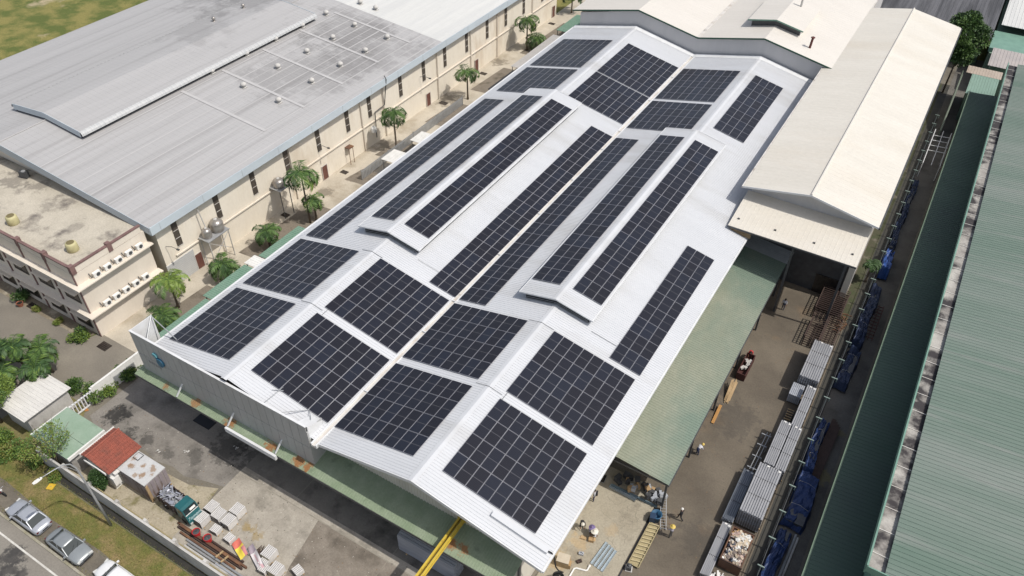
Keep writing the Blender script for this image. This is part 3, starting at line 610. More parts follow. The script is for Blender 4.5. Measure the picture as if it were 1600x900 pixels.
# rolled ventilators on the roof
def ventmb(dark):
    b = MB(); b.lathe((0, 0, 0), [(.16, -.1), (.16, .22), (.36, .25), (.42, .40), (.38, .55), (.22, .68), (.05, .72)], 12)
    b.box(-.35, .35, -.35, .35, -.02, .03); return b
vm = {}
vents = [((331, 111.5), 0), ((380.5, 133.5), 0), ((435.5, 157), 0), ((385, 84), 0), ((434, 104), 0), ((487, 126.5), 0), ((430.5, 61), 0), ((479.5, 80), 0), ((531.7, 101), 0),
         ((472.5, 40), 0), ((520, 58.5), 0), ((571, 79), 0), ((509.6, 20.5), 0), ((554, 38.8), 0), ((605, 58), 0), ((587, 12.5), 0), ((563, 3.5), 0), ((314, 28), 1), ((334, 31), 1), ((360, 7), 1), ((380, 10.5), 1)]
for (px, py), d in vents:
    p = W(px, py, 10.8)
    for _ in range(8): p = W(px, py, LZR-abs(p.x-LXR)*sl_ + (0.3 if not d else 1.2))
    if d: p.z = mz-abs(p.x-LXR)*sl_+.05 if p.y < my1 and abs(p.x-LXR) < mh else LZR-abs(p.x-LXR)*sl_+0.05
    else: p.z = LZR-abs(p.x-LXR)*sl_+0.05
    if d not in vm:
        o = obj('roof_ventilator', ventmb(d), M_metaltank if d else M_dirtywhite, None, smooth=True); vm[d] = o.data
    else: o = bpy.data.objects.new('roof_ventilator', vm[d]); col.objects.link(o)
    o.parent = lf; o.location = Vector((p.x, p.y, p.z)) - lf.location
    if d: o.scale = (0.7, 0.7, 0.9)
for y in (29.3, 36.5, 44.3, 52.2, 60.0):          # lap strips that carry the ventilators
    x0 = LXR+mh+0.5; obj('lap_strip', MB().beam((x0, y, LZR-(x0-LXR)*sl_+.05), (LX1-3.5, y, LZR-(LX1-3.5-LXR)*sl_+.05), 0.45, 0.03), mat('worn_lap_strip', (0.45, 0.44, 0.435), (0.40, 0.392, 0.39), 1.0, rough=0.6), lf)
for (k, z_) in enumerate((.9, 2.3, 3.7, 5.1, 6.5, 7.9, 9.3, 10.7, 12.1, 13.5, 14.9, 16.3, 17.7, 19.1, 20.5, 21.9, 23.3)):   # purlin laps along the ridge direction
    x0 = LX1-z_; w_ = .05 if k % 2 else .09
    b = MB(); za, zb = LZR-(x0-w_-LXR)*sl_, LZR-(x0+w_-LXR)*sl_
    b.add([(x0-w_, LY0+.05, za+.017), (x0+w_, LY0+.05, zb+.017), (x0+w_, YS-.05, zb+.017), (x0-w_, YS-.05, za+.017)], [(0, 1, 2, 3)])
    if x0 > LXR+mh: obj('lap_seam', b, mat('pale_lap_seam', (0.45, 0.44, 0.435), (0.38, 0.37, 0.365), .35, rough=.6, stretch=(1, .3, 1)), lf, recalc=False)
# tall slot windows along the alley wall
def winx(y, z0, z1, w=0.75, parts=3):
    o = obj('window', MB().box(-35.14, -35.02, y-w/2, y+w/2, z0, z1), M_brownwin, lf)
    b = MB(); b.box(-35.03, -35.0, y-w/2-.05, y+w/2+.05, z0-.05, z0)
    for k in range(1, parts): z = z0+(z1-z0)*k/parts; b.box(-35.02, -34.99, y-w/2, y+w/2, z-.025, z+.025, 0)
    obj('window_frame', b, M_gut, o)
def ywall(px, py): # y of a point on the wall plane seen at this pixel
    d = cfwd + crt*((px-800)/F_PX) - cup*((py-450)/F_PX); t = (-35.1-CAM.x)/d.x; q = CAM+d*t; return q.y, q.z
for (px, py) in ((278, 372), (341, 328), (397, 291), (448, 254), (498, 226), (543, 195), (578, 178), (626, 143), (662, 117), (695, 95), (729, 75), (761, 54), (790, 35), (818, 18), (847, 5), (873, -12)):
    y, z = ywall(px, py); winx(y, 4.6, 7.75)
def doorx(px, py, w, h, m=M_door, nm='door'):
    y, z = ywall(px, py); o = obj(nm, MB().box(-35.13, -35.0, y-w/2, y+w/2, 0.02, h), m, lf)
    obj('door_frame', MB().box(-35.02, -34.96, y-w/2-.08, y-w/2, 0, h+.08).box(-35.02, -34.96, y+w/2, y+w/2+.08, 0, h+.08).box(-35.02, -34.96, y-w/2, y+w/2, h, h+.08), M_gut, o)
for (px, py) in ((312, 408), (507.5, 270), (669, 156), (744, 105), (864, 22)): doorx(px, py, 0.95, 2.15)
y, z = ywall(285, 410); obj('shutter', MB().box(-35.13, -35.0, y-2.1, y+1.75, 0.02, 3.1), M_shutter, lf)
b = MB()
for k in range(12): b.box(-35.0, -34.985, y-2.1, y+1.75, 0.2+k*0.25, 0.22+k*0.25)
obj('shutter_slat', b, M_steel, lf)
b = MB(); b.box(-35.05, -34.88, 10.5, 102.0, 3.6, 3.76); obj('wall_trunking', b, M_annexwall, lf)
for (px, py) in ((598, 160), (455, 262), (566, 200), (735, 100), (683, 120), (776, 70), (830, 40)):
    y, z = ywall(px, py); obj('downpipe', MB().tube((-34.9, y, 0), (-34.9, y, 8.6), 0.09, n=8), M_annexwall, lf)
b = MB(); yy = ywall(598, 160)[0]
b.path([(-34.3, yy, 9.9), (-34.0, yy, 9.4), (-34.3, yy, 7.9), (-34.8, yy, 5.2), (-34.85, yy-2.2, 5.0), (-34.85, yy-2.4, 1.0)], 0.07, 8); obj('black_pipe', b, M_darksteel, lf)
b = MB(); yy = ywall(545, 250)[0]
b.box(-35.05, -34.2, yy-.5, yy+.5, 2.6, 2.7); b.tube((-34.4, yy-.4, 0), (-34.4, yy-.4, 2.6), .04); b.tube((-34.4, yy+.4, 0), (-34.4, yy+.4, 2.6), .04); obj('tank_bracket', b, M_rust, lf)

# water tanks on a rack by the shutter, white tank further on, tank with a rusty lid
def tank(px, py, z, r, h, label, m, conical=False, rackh=None):
    y, zz = ywall(px, py); t = thing('water_tank', label, 'water tank', (-34.1, y, z), 'water tanks along the alley wall')
    pr = [(r*.9, 0), (r, .12*h), (r*1.02, .3*h), (r*.99, .32*h), (r*1.02, .5*h), (r*.99, .52*h), (r*1.02, .7*h), (r, .75*h), (r*.7, .93*h), (r*.2, h)]
    obj('tank_body', MB().lathe((-34.1, y, z), pr, 18), m, t, smooth=True)
    obj('lid', MB().lathe((-34.1, y, z), [(r*.28, .97*h), (r*.28, 1.06*h), (r*.1, 1.09*h)], 12), M_dirtywhite, t)
    return t, y
t1, ya = tank(313, 358, 4.1, 0.55, 1.25, 'smaller ribbed steel water tank on the rack beside the grey shutter', M_metaltank)
t2, yb = tank(329, 347, 4.1, 0.78, 1.55, 'bigger ribbed steel water tank with pale dome lid on the rack by the slot window', M_metaltank)
rk = thing('tank_rack', 'steel rack with braced legs carrying the two steel water tanks', 'rack', (-34.1, (ya+yb)/2, 0))
b = MB(); b.box(-34.95, -33.2, ya-.75, yb+.95, 3.98, 4.08); obj('platform', b, M_steel, rk)
for (xx, yy) in ((-33.35, ya-.6), (-33.35, yb+.8), (-34.8, ya-.6), (-34.8, yb+.8)):
    obj('leg', MB().beam((xx, yy, 0), (xx, yy, 4.0), .09, .09), M_dirtywhite, rk)
obj('brace', MB().beam((-33.35, ya-.6, 1.2), (-33.35, yb+.8, 3.8), .06, .06), M_dirtywhite, rk); obj('brace', MB().beam((-33.35, yb+.8, 1.2), (-33.35, ya-.6, 3.8), .06, .06), M_dirtywhite, rk); obj('riser_pipe', MB().tube((-34.3, ya+.2, 5.3), (-34.6, ya, 8.6), .07), M_dirtywhite, rk)
t3, yc = tank(427, 285, 4.3, 0.72, 1.2, 'steel water tank with rusty lid on a tall rack behind the tall palm', M_metaltank)
rk = thing('tank_rack', 'single tall rack under the rusty-lidded water tank behind the palm', 'rack', (-34.1, yc, 0))
obj('platform', MB().box(-35.0, -33.2, yc-.9, yc+.9, 4.18, 4.28), M_steel, rk)
for (xx, yy) in ((-33.35, yc-.8), (-33.35, yc+.8)): obj('leg', MB().beam((xx, yy, 0), (xx, yy, 4.2), .08, .08), M_darksteel, rk)
t4, yd = tank(576, 204, 2.75, 0.42, 0.95, 'small white water tank on a wall bracket behind the drooping palm', M_plain_white)
# wall lamp arms
for i, (px, py) in enumerate(((258, 385), (495, 228), (655, 120))):
    y, z = ywall(px, py); b = MB(); b.path([(-35.0, y, z), (-34.2, y+.2, z+.2), (-33.4, y+.3, z+.1)], .035, 6); b.box(-33.5, -33.15, y+.2, y+.42, z+.02, z+.14); obj('lamp_arm', b, M_darksteel, lf)

# ------------------------------------------------------------------ two-storey annex in front of it
an = thing('office_annex', 'two-storey cream office annex with maroon coping and dark windows', 'building', (-45, 3, 0))
AX1, AY0, AY1, AX0 = -35.3, -0.75, 9.0, -75.0
obj('wall', MB().box(AX0, AX1, AY0, 8.0, 0, 8.75), M_annexwall, an)
obj('flat_roof', MB().box(AX0+.2, AX1-.2, AY0+.2, 8.95, 8.755, 8.80), M_flatroof, an)
b = MB(); b.box(AX0, AX1-.001, AY0, AY0+.18, 8.81, 9.55); b.box(AX1-.18, AX1, AY0+.181, 7.7, 8.81, 9.55); obj('parapet', b, M_annexwall, an)
b = MB(); b.box(AX0, AX1+.06, AY0-.06, AY0+.25, 9.55, 9.70); b.box(AX1-.25, AX1+.06, AY0+.25, 7.8, 9.552, 9.70)
for x in (AX1-.12, -39.75, -44.2, -48.65, -53.1): b.box(x-.26, x+.24, AY0-.09, AY0+.42, 8.81, 9.88)
b.box(AX1-.42, AX1+.085, 3.6, 4.1, 8.81, 9.88); obj('coping', b, M_maroon, an)
for z in (7.35, 3.45):                      # ledges on both faces
    b = MB(); b.box(AX1, AX1+.85, AY0-.6, 8.1, z-.14, z); b.box(AX0, AX1, AY0-.6, AY0, z-.14, z-.001); obj('ledge', b, M_annexwall, an)
for x in (AX1-.11, -37.6, -39.8, -42.05, -44.2, -46.5, -48.7, -50.9, -53.1, -57.5, -62):
    if x in (-37.6, -42.05, -46.5, -50.9): continue
    b = MB(); b.box(x-.10, x+.10, AY0-.1, AY0-.001, 0, 3.30); b.box(x-.10, x+.10, AY0-.1, AY0-.001, 3.46, 7.20); b.box(x-.10, x+.10, AY0-.1, AY0-.001, 7.36, 9.54); obj('pilaster', b, M_maroon, an)
for x in (-37.5, -41.95, -46.4, -50.9, -55.3):
    for z0 in (4.5, 0.9):
        o = obj('window', MB().box(x-1.15, x+1.15, AY0-.03, AY0+.1, z0, z0+1.35), M_dark, an)
        b = MB(); b.box(x-1.25, x+1.25, AY0-.08, AY0-.002, z0-.1, z0); b.box(x-1.25, x-1.15, AY0-.07, AY0-.002, z0, z0+1.35); b.box(x+1.15, x+1.25, AY0-.07, AY0-.002, z0, z0+1.35)
        b.box(x-.03, x+.03, AY0-.06, AY0-.03, z0, z0+1.35); obj('window_frame', b, M_brownwin, o)
        obj('sunshade', MB().box(x-1.4, x+1.4, AY0-.5, AY0-.001, z0+1.36, z0+1.46), M_annexwall, o)
def aircon(y, z, label):
    t = thing('air_conditioner', label, 'air conditioner', (AX1+.42, y, z), 'air conditioner units on the annex ledges')
    obj('casing', MB().box(AX1+.22, AX1+.58, y-.4, y+.4, z+.05, z+.62), M_plain_white, t)
    obj('fan_grille', MB().lathe((0, 0, 0), [(.22, 0), (.22, .02)], 14), M_darksteel, t, local=True).matrix_basis = Matrix.Translation((.165, .08, .33)) @ Matrix.Rotation(R(90), 4, 'Y')
    obj('pipe', MB().path([(AX1+.3, y-.45, z+.2), (AX1+.3, y-.6, z+.15), (AX1+.2, y-.62, z+.5), (AX1+.03, y-.6, z+.6)], .05, 6), M_darksteel, t)
names = ['nearest the front corner', 'second from the front corner', 'in the middle of the row', 'second from the back end', 'at the back end by the grey roof']
for i, y in enumerate((1.3, 2.65, 4.0, 5.35, 6.7)): aircon(y, 7.36, 'white air conditioner on the upper annex ledge, '+names[i])
for i, y in enumerate((1.1, 2.3, 3.55, 4.8, 6.1)): aircon(y, 3.46, 'white air conditioner on the lower annex ledge, '+names[i])
def rooftank(px, py, label):
    p = W(px, py, 8.8); t = thing('roof_tank', label, 'water tank', p, 'yellow tanks on the annex roof')
    obj('tank_body', MB().lathe(p, [(.56, 0), (.62, .1), (.60, .75), (.56, .95), (.46, 1.05)], 18), M_ltank, t, smooth=True)
    obj('lid', MB().lathe(p, [(.40, 1.055), (.40, 1.08), (.2, 1.09)], 14), mat('tank_dark_mouth', (0.16, 0.13, 0.06), rough=0.8), t)
rooftank(22, 349, 'yellow tank near the left edge of the stained annex roof'); rooftank(115, 391, 'yellow tank with dark mouth nearest the annex corner post')
p = W(40, 277, 8.8); mc = thing('condenser_unit', 'small black condenser unit on the annex roof under the grey eave', 'air unit', p)
obj('casing', MB().obox((p.x, p.y, p.z+.45), (.9, .6, .85), .3), M_darksteel, mc); obj('cap', MB().lathe((p.x+.1, p.y, p.z+.88), [(.25, 0), (.25, .05)], 10), M_steel, mc)

# ------------------------------------------------------------------ far white twin-gabled hall
fh = thing('far_white_hall', 'far white twin-gabled hall with grey end wall standing behind the solar roof', 'factory', (0, 100, 0))
FX = [-20.9, -9.8, 0.1, 9.75, 19.75]; FZ = [11.45, 13.85, 11.8, 13.95, 11.95]; FY0, FY1 = 80.75, 124
prof = [(-19.6, 0), (19.4, 0)] + [(min(max(x, -19.6), 19.4), z-.2) for x, z in reversed(list(zip(FX, FZ)))]
obj('wall', MB().extrude_y(prof, 81.0, FY1-.3), M_greywall, fh)
for i in range(4):
    obj('roof_slope', MB().ribbed((FX[i], FY0, FZ[i]), (FX[i+1]-FX[i], 0, FZ[i+1]-FZ[i]), (0, FY1-FY0, 0), 0.75, 0.07, 0.012, 0.06), M_creamfar, fh)
    b = MB(); b.beam((FX[i], FY0-.03, FZ[i]-.06), (FX[i+1], FY0-.03, FZ[i+1]-.06), 0.05, 0.22); obj('green_barge', b, mat('deep_green_trim', (0.03, 0.09, 0.06), rough=0.5), fh)
b = MB(); b.box(-0.1, 0.35, FY0, FY1, 11.74, 11.9); obj('valley_gutter', b, M_gut, fh)
b = MB(); b.box(19.7, 19.95, FY0, FY1, 11.65, 11.95); obj('eave_gutter', b, M_gut, fh)
def fmon(xc, y0, y1, hw, zp, t):
    for s in (-1, 1):
        obj('monitor_roof', MB().ribbed((xc, y0, zp), (s*hw, 0, -hw*t), (0, y1-y0, 0), .75, .07, .012, .06), M_creamfar, fh)
        obj('monitor_side', MB().box(xc+s*(hw-.5)-.04, xc+s*(hw-.5)+.04, y0+.6, y1-.6, zp-hw*t-1.2, zp-hw*t), M_greywall, fh)
    b = MB(); b.extrude_y([(xc-hw+.5, zp-hw*t-1.2), (xc, zp-1.25), (xc+hw-.5, zp-hw*t-1.2), (xc+hw-.5, zp-hw*t), (xc, zp-.1), (xc-hw+.5, zp-hw*t)], y0+.6, y0+.7); obj('monitor_end', b, M_darksteel, fh)
    b = MB(); b.beam((xc, y0-.03, zp-.05), (xc-hw, y0-.03, zp-hw*t-.05), .05, .2); b.beam((xc, y0-.03, zp-.05), (xc+hw, y0-.03, zp-hw*t-.05), .05, .2); obj('monitor_barge', b, M_trimgreen, fh)
fmon(9.8, 85.5, 96.5, 4.1, 15.0, .2); fmon(-9.8, 92.5, 108, 4.1, 14.9, .2)
b = MB(); b.tube((11.3, 93.2, 14.5), (11.3, 93.2, 16.6), .16, n=10); obj('flue', b, M_dirtywhite, fh)
b = MB(); b.tube((15.6, 83.9, 12.6), (15.7, 83.9, 14.3), .17, n=10); b.lathe((15.7, 83.9, 14.3), [(.3, 0), (.3, .08), (.05, .2)], 10); obj('flue', b, mat('rusty_flue', (0.10, 0.03, 0.025), rough=0.8), fh)

# ------------------------------------------------------------------ cream-roofed warehouse on the right, with its lean-to
cw = thing('cream_warehouse', 'cream-roofed gabled warehouse right of the solar roof', 'warehouse', (26, 75, 0))
CX = [18.6, 25.85, 33.25]; CZ = [11.75, 13.15, 11.75]; CY0, CY1 = 46.4, 106.0
prof = [(21.5, 0), (32.6, 0), (32.6, 11.7), (25.85, 13.0), (21.5, 12.15)]
obj('wall', MB().extrude_y(prof, 48.0, CY1-.4), M_greywall, cw)
prof = [(19.3, 9.4), (21.49, 9.4), (21.49, 12.1), (19.3, 11.7)]
obj('wall_overhang', MB().extrude_y(prof, 48.0, CY1-.4), M_greywall, cw)
b = MB(); x = 19.35
while x < 32.5:
    zt = 13.0-abs(x-25.85)*.193; b.box(x, x+.1, 47.95, 47.998, 9.4, zt-.05); x += .32
obj('gable_rib', b, M_greywall, cw)
for i in range(2):
    obj('roof_slope', MB().ribbed((CX[i], CY0, CZ[i]), (CX[i+1]-CX[i], 0, CZ[i+1]-CZ[i]), (0, CY1-CY0, 0), .75, .07, .012, .06), M_cream, cw)
    b = MB(); b.beam((CX[i], CY0-.03, CZ[i]-.06), (CX[i+1], CY0-.03, CZ[i+1]-.06), .05, .22); obj('barge_board', b, M_trim, cw)
b = MB(); b.path([(25.85, CY0, 13.2), (25.85, CY1, 13.2)], .13, 6); obj('ridge_cap', b, M_creamfar, cw)
b = MB(); b.box(33.27, 33.42, CY0, CY1, 11.5, 11.74); obj('eave_gutter', b, M_darksteel, cw)
b = MB(); b.box(18.42, 18.58, CY0, CY1, 11.5, 11.74); obj('eave_gutter', b, M_gut, cw)
b = MB().ribbed((18.95, 41.5, 9.62), (0, 6.45, .85), (13.75, 0, 0), .5, .07, .015, .05); obj('lean_to_roof', b, M_cream, cw)
b = MB(); b.box(18.95, 32.7, 41.42, 41.5, 9.42, 9.6); obj('lean_to_edge', b, M_darksteel, cw)
b = MB()
for k in range(9): b.box(19.2, 21.6, 41.55+k*.02, 41.6+k*.02, 8.75+k*.09, 8.8+k*.09)
obj('slat_wall', b, M_wood, cw)
obj('lean_to_wall', MB().box(31.95, 32.6, 47.2, 47.74, 0, 9.5), M_creamwall, cw)
obj('lean_to_back', MB().box(21.5, 31.9, 47.75, 47.9, 0, 9.5), M_darksteel, cw)
for x in (26.2, 31.7): obj('post', MB().box(x-.12, x+.12, 41.7, 41.95, 0, 9.45), M_darksteel, cw)
b = MB()
for (px, py) in ((1212, 358), (1273, 378), (1333, 396), (1155, 340)):
    p = W(px, py, 10.0); zr_ = 9.62+(p.y-41.5)*.132; b.box(p.x-.13, p.x+.10, p.y-.10, p.y+.10, zr_, zr_+.10)
obj('roof_stub', b, M_darksteel, cw)
b = MB(); b.box(28.9, 31.4, 47.6, 47.74, 0.02, 2.6); obj('opening', b, M_dark, cw)

# ------------------------------------------------------------------ big green shed on the far right, with the low dark roof at its foot
gs = thing('green_shed', 'huge weathered green shed along the right edge with a stained box gutter', 'warehouse', (60, 55, 0))
GY0, GY1 = 7.6, 101.0
obj('wall', MB().box(41.6, 99, GY0+.5, GY1-.3, 0, 9.4), M_trimgreen, gs)
obj('roof_slope', MB().ribbed((42.2, GY0, 10.1), (30.25, 0, 2.65), (0, GY1-GY0, 0), .42, .15, .045, .06), M_bigreen, gs)
obj('roof_slope', MB().ribbed((102.45, GY0, 10.15), (-30, 0, 2.6), (0, GY1-GY0, 0), .42, .15, .045, .06), M_bigreen, gs)
b = MB(); b.box(40.95, 41.07, GY0-.08, GY1, 9.3, 10.12); b.box(40.95, 72, GY0-.1, GY0-.01, 9.5, 10.12); obj('gutter_edge', b, M_trimgreen, gs)
b = MB(); b.box(41.05, 42.30, GY0, GY1, 9.6, 9.75); y = GY0+1.5
while y < GY1: b.box(41.07, 42.29, y, y+.06, 9.752, 9.81, 1); y += 2.2
obj('gutter_bed', b, [M_gutterstain, M_gut], gs)
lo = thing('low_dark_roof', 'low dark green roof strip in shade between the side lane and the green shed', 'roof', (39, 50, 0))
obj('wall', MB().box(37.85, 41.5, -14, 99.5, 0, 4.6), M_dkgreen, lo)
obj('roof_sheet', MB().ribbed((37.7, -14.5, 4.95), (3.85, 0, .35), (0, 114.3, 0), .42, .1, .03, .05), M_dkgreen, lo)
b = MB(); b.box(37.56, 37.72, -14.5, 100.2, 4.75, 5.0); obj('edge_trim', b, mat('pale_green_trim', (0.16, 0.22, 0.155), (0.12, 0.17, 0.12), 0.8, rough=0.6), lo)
# ------------------------------------------------------------------ buildings at the upper right edge
dk = thing('dark_roof_building', 'dark streaked grey-roofed building behind the tree at the top right', 'building', (30, 140, 0))
M_dkroof = mat('dark_streaked_roof', (0.055, 0.056, 0.062), (0.115, 0.115, 0.125), 0.35, rough=0.8, stretch=(2.2, 0.15, 1), contrast=(0.4, 0.62), c3=(0.03, 0.03, 0.033), s3=0.12, con3=(0.52, 0.7))  # dark grey sheet, with the shadow over the building mixed into its colour
obj('wall', MB().box(15.5, 37.3, 121.5, 170, 0, 5.6), M_dkgreen, dk)
obj('roof_slope', MB().ribbed((14.5, 119.5, 5.8), (0, 26, 2.2), (23.6, 0, 0), .6, .1, .04, .06), M_dkroof, dk)
obj('roof_slope', MB().ribbed((14.5, 171.5, 5.8), (0, -26, 2.2), (23.6, 0, 0), .6, .1, .04, .06), M_dkroof, dk)
b = MB(); b.box(14.5, 38.1, 119.35, 119.5, 5.5, 5.8); obj('eave', b, mat('rust_eave', (0.10, 0.035, 0.03), rough=0.8), dk)
for (x, y) in ((34.3, 128.5), (29.5, 122.3), (36.0, 121.5)): obj('roof_opening', MB().box(x-.7, x+.7, y-.7, y+.7, 5.75+(y-119.5)*.0846+.0, 5.95+(y-119.5)*.0846), M_gapdark, dk)
gb = thing('white_roof_sheds', 'green-walled shed with two small white roofs in the top right corner', 'shed', (45, 125, 0))
M_gb = mat('grey_green_wall', (0.20, 0.29, 0.23), (0.17, 0.25, 0.20), .6, rough=.7)
obj('wall', MB().box(38.6, 75, 117.8, 175, 0, 4.4), M_gb, gb)
obj('roof_sheet', MB().ribbed((38.9, 126.5, 6.2), (0, 40, 1.5), (36, 0, 0), .6, .1, .04, .06), M_paleroof, gb)
obj('roof_sheet', MB().ribbed((38.9, 111.2, 5.0), (0, 6.4, .5), (36, 0, 0), .5, .1, .04, .06), mat('grey_pink_roof', (0.40, 0.36, 0.34), (0.34, 0.31, 0.30), .5, rough=.6), gb)
obj('green_band', MB().box(38.3, 75, 118.3, 126.3, 4.4, 5.1), M_trimgreen, gb)
obj('lower_wall', MB().box(39.4, 74.6, 112.2, 117.8, 0, 4.9), M_gb, gb)
gl = thing('pale_green_lean_to', 'small pale green lean-to roof with cream strip at the far end of the shaded lane', 'lean-to roof', (38, 106, 0))
obj('roof_sheet', MB().ribbed((37.2, 99.9, 4.6), (0, 6.4, .5), (3.9, 0, 0), .4, .1, .03, .05), mat('light_green_roof', (0.20, 0.30, 0.25), (0.18, 0.27, 0.22), .5, rough=.6), gl)
obj('cream_strip', MB().ribbed((36.3, 106.31, 5.12), (0, 2.4, .2), (5.0, 0, 0), .4, .1, .03, .05), mat('pinkish_roof', (0.40, 0.335, 0.28), (0.36, 0.30, 0.25), .6, rough=.7), gl)
obj('wall', MB().box(37.4, 41.0, 100.2, 108.5, 0, 4.5), M_gb, gl)
obj('side_wall', MB().extrude_x([(92, 0), (108, 0), (108, 4.6), (100, 4.5), (92, 1.6)], 35.8, 36.0), mat('lane_panel_green', (0.13, 0.155, 0.12), rough=.7), gl)
b = MB()
for i in range(4): b.tube((35.1, 84+i*1.6, 2.2), (37.5, 84+i*1.6, 2.4), .05)
for x in (35.2, 36.3, 37.4): b.tube((x, 80, 2.2), (x, 90.5, 2.35), .05)
for x in (35.2, 37.4):
    for y in (80, 85, 90): b.tube((x, y, 0), (x, y, 2.3), .06)
fr = thing('pipe_gantry', 'pale steel pipe gantry over the shaded lane below the far green panel', 'gantry', (36.3, 85, 0)); obj('frame', b, M_trim, fr)

# ------------------------------------------------------------------ plants
def leaf(b, p, d, up, L, w, mi):
    s = d.cross(up)
    if s.length < 1e-4: s = Vector((1, 0, 0))
    s.normalize(); m_ = p+d*L*.5
    b.add([p, m_+s*w*.5, p+d*L, m_-s*w*.5], [(0, 1, 2, 3)], mi)
def rv(r, k=1.0): 
    while True:
        v = Vector((r.uniform(-1, 1), r.uniform(-1, 1), r.uniform(-1, 1)))
        if v.length <= 1: return v*k
def palm(label, px, py, h, R_=2.1, n=15, seed=1, cat='palm tree', lean=(0, 0), gr_='palms along the alley', drop=1.0, mats=(1, 2, 3), base=None, tr=.13):
    R_ *= 1.55 if base is None else 1.15; h = h*1.18; r = random.Random(seed); p = base if base is not None else W(px, py, 0); t = thing('palm_tree', label, cat, p, gr_)
    top = p+Vector((lean[0], lean[1], h))
    pts = [p+Vector((lean[0]*u*u, lean[1]*u*u, h*u)) for u in (0, .2, .4, .6, .8, 1)]
    obj('trunk', MB().path(pts, [tr*1.5, tr*1.1, tr, tr*.95, tr*.9, tr*.75], 9), M_bark, t, smooth=True)
    b = MB()
    b.path([top-Vector((0, 0, .1)), top+Vector((0, 0, .75))], [tr*.85, tr*.4], 8, 1)
    for i in range(n):
        az = i*2.39996+r.uniform(-.25, .25); el = r.uniform(.35, 1.15) if i % 3 else r.uniform(-.1, .4); L = R_*r.uniform(.85, 1.15)
        d = Vector((math.cos(az), math.sin(az), 0)); q = top+Vector((0, 0, .55)); pts = [q.copy()]; a = el; N_ = 14
        for k in range(N_):
            st = d*math.cos(a)+Vector((0, 0, math.sin(a))); q = q+st*(L/N_); pts.append(q.copy()); a -= drop*(.10+.13*k/N_)*1.35
        b.path(pts[::2]+[pts[-1]], [.028]*len(pts[::2])+[.012], 4, 0, caps=False)
        side = d.cross(Vector((0, 0, 1)))
        mi = r.choice([0, 0, 1, 1, 2] if el < .3 else [0, 1, 1])
        for k in range(1, N_+1):
            tan = (pts[k]-pts[k-1]).normalized(); prof = math.sin(math.pi*min(1, .18+.82*k/N_))**.6
            for sgn in (-1, 1):
                for e in (0, .5):
                    o = pts[k-1].lerp(pts[k], e); dd = (side*sgn*.85+tan*.55+Vector((0, 0, -.35+r.uniform(-.25, .2)))).normalized()
                    leaf(b, o, dd, Vector((0, 0, 1))+rv(r, .4), L*.32*prof*r.uniform(.8, 1.15), .12, mi if r.random() < .8 else r.choice([0, 1, 2]))
    obj('crown', b, [M_foliage[m_] for m_ in mats], t, recalc=False)
    return t
palm('leafy yellow-green palm standing at the corner of the annex', 279, 480, 3.0, 1.9, 15, 1, mats=(1, 2, 2))
palm('low bushy palm beneath the yellow-green palm at the annex corner', 262, 512, 1.2, 1.7, 18, 2, mats=(0, 1, 2), drop=.8)
palm('low dark palm in front of the grey shutter', 354, 437, 1.5, 1.8, 17, 3, mats=(0, 1, 1))
palm('low palm beside the second green awning of the alley, nearest the tall drooping palm', 422, 386, 1.6, 1.7, 17, 4, mats=(0, 1, 1))
palm('tall palm with thin dark trunk before the rusty-lidded tank', 485, 348, 6.0, 2.4, 15, 5, drop=1.25, mats=(0, 1, 2), tr=.11)
palm('lower green palm leaning on the tall thin-trunked palm', 495, 344, 2.3, 1.7, 12, 6, mats=(0, 1, 2), drop=1.2)
palm('drooping palm standing before the small white wall tank', 620, 235, 4.7, 2.4, 13, 7, drop=1.55, mats=(0, 1, 1))
palm('palm with spreading fronds beside the open yard past the second brown door', 731, 155, 3.6, 2.2, 13, 8, drop=1.25, mats=(0, 1, 2))
palm('tall palm near the far end of the alley, by the grey awning', 823, 78, 4.2, 2.4, 14, 9, drop=1.3, mats=(0, 1, 2))
palm('low bushy palm right beside the tall far palm', 837, 76, 1.3, 2.0, 16, 10, mats=(0, 1, 1))
palm('dark palm at the very end of the alley beside the far white hall', 893, 20, 2.6, 2.3, 12, 12, mats=(0, 0, 1))
palm('small palm at the corner of the cream lean-to', 1352, 440, 1.8, 0.95, 14, 13, mats=(0, 0, 1), gr_='palms of the right yard')
for i, (x, y, h, rr_, lab) in enumerate(((-35.3, -6.8, 2.4, 2.3, 'arching palm of the clump by the inner road, nearest the annex'), (-37.4, -8.2, 2.8, 2.2, 'middle palm of the dense clump left of the white shed'), (-33.6, -8.6, 2.2, 2.1, 'palm overhanging the edge of the white flat shed'), (-39.8, -9.2, 2.4, 2.2, 'leftmost palm of the dense clump by the inner road'), (-36.3, -10.6, 1.9, 1.9, 'front low palm of the clump, above the green tree'))):
    palm(lab, 0, 0, h, rr_, 19, 30+i, mats=(0, 1, 2), gr_='palm clump by the inner road', base=Vector((x, y, 0)))

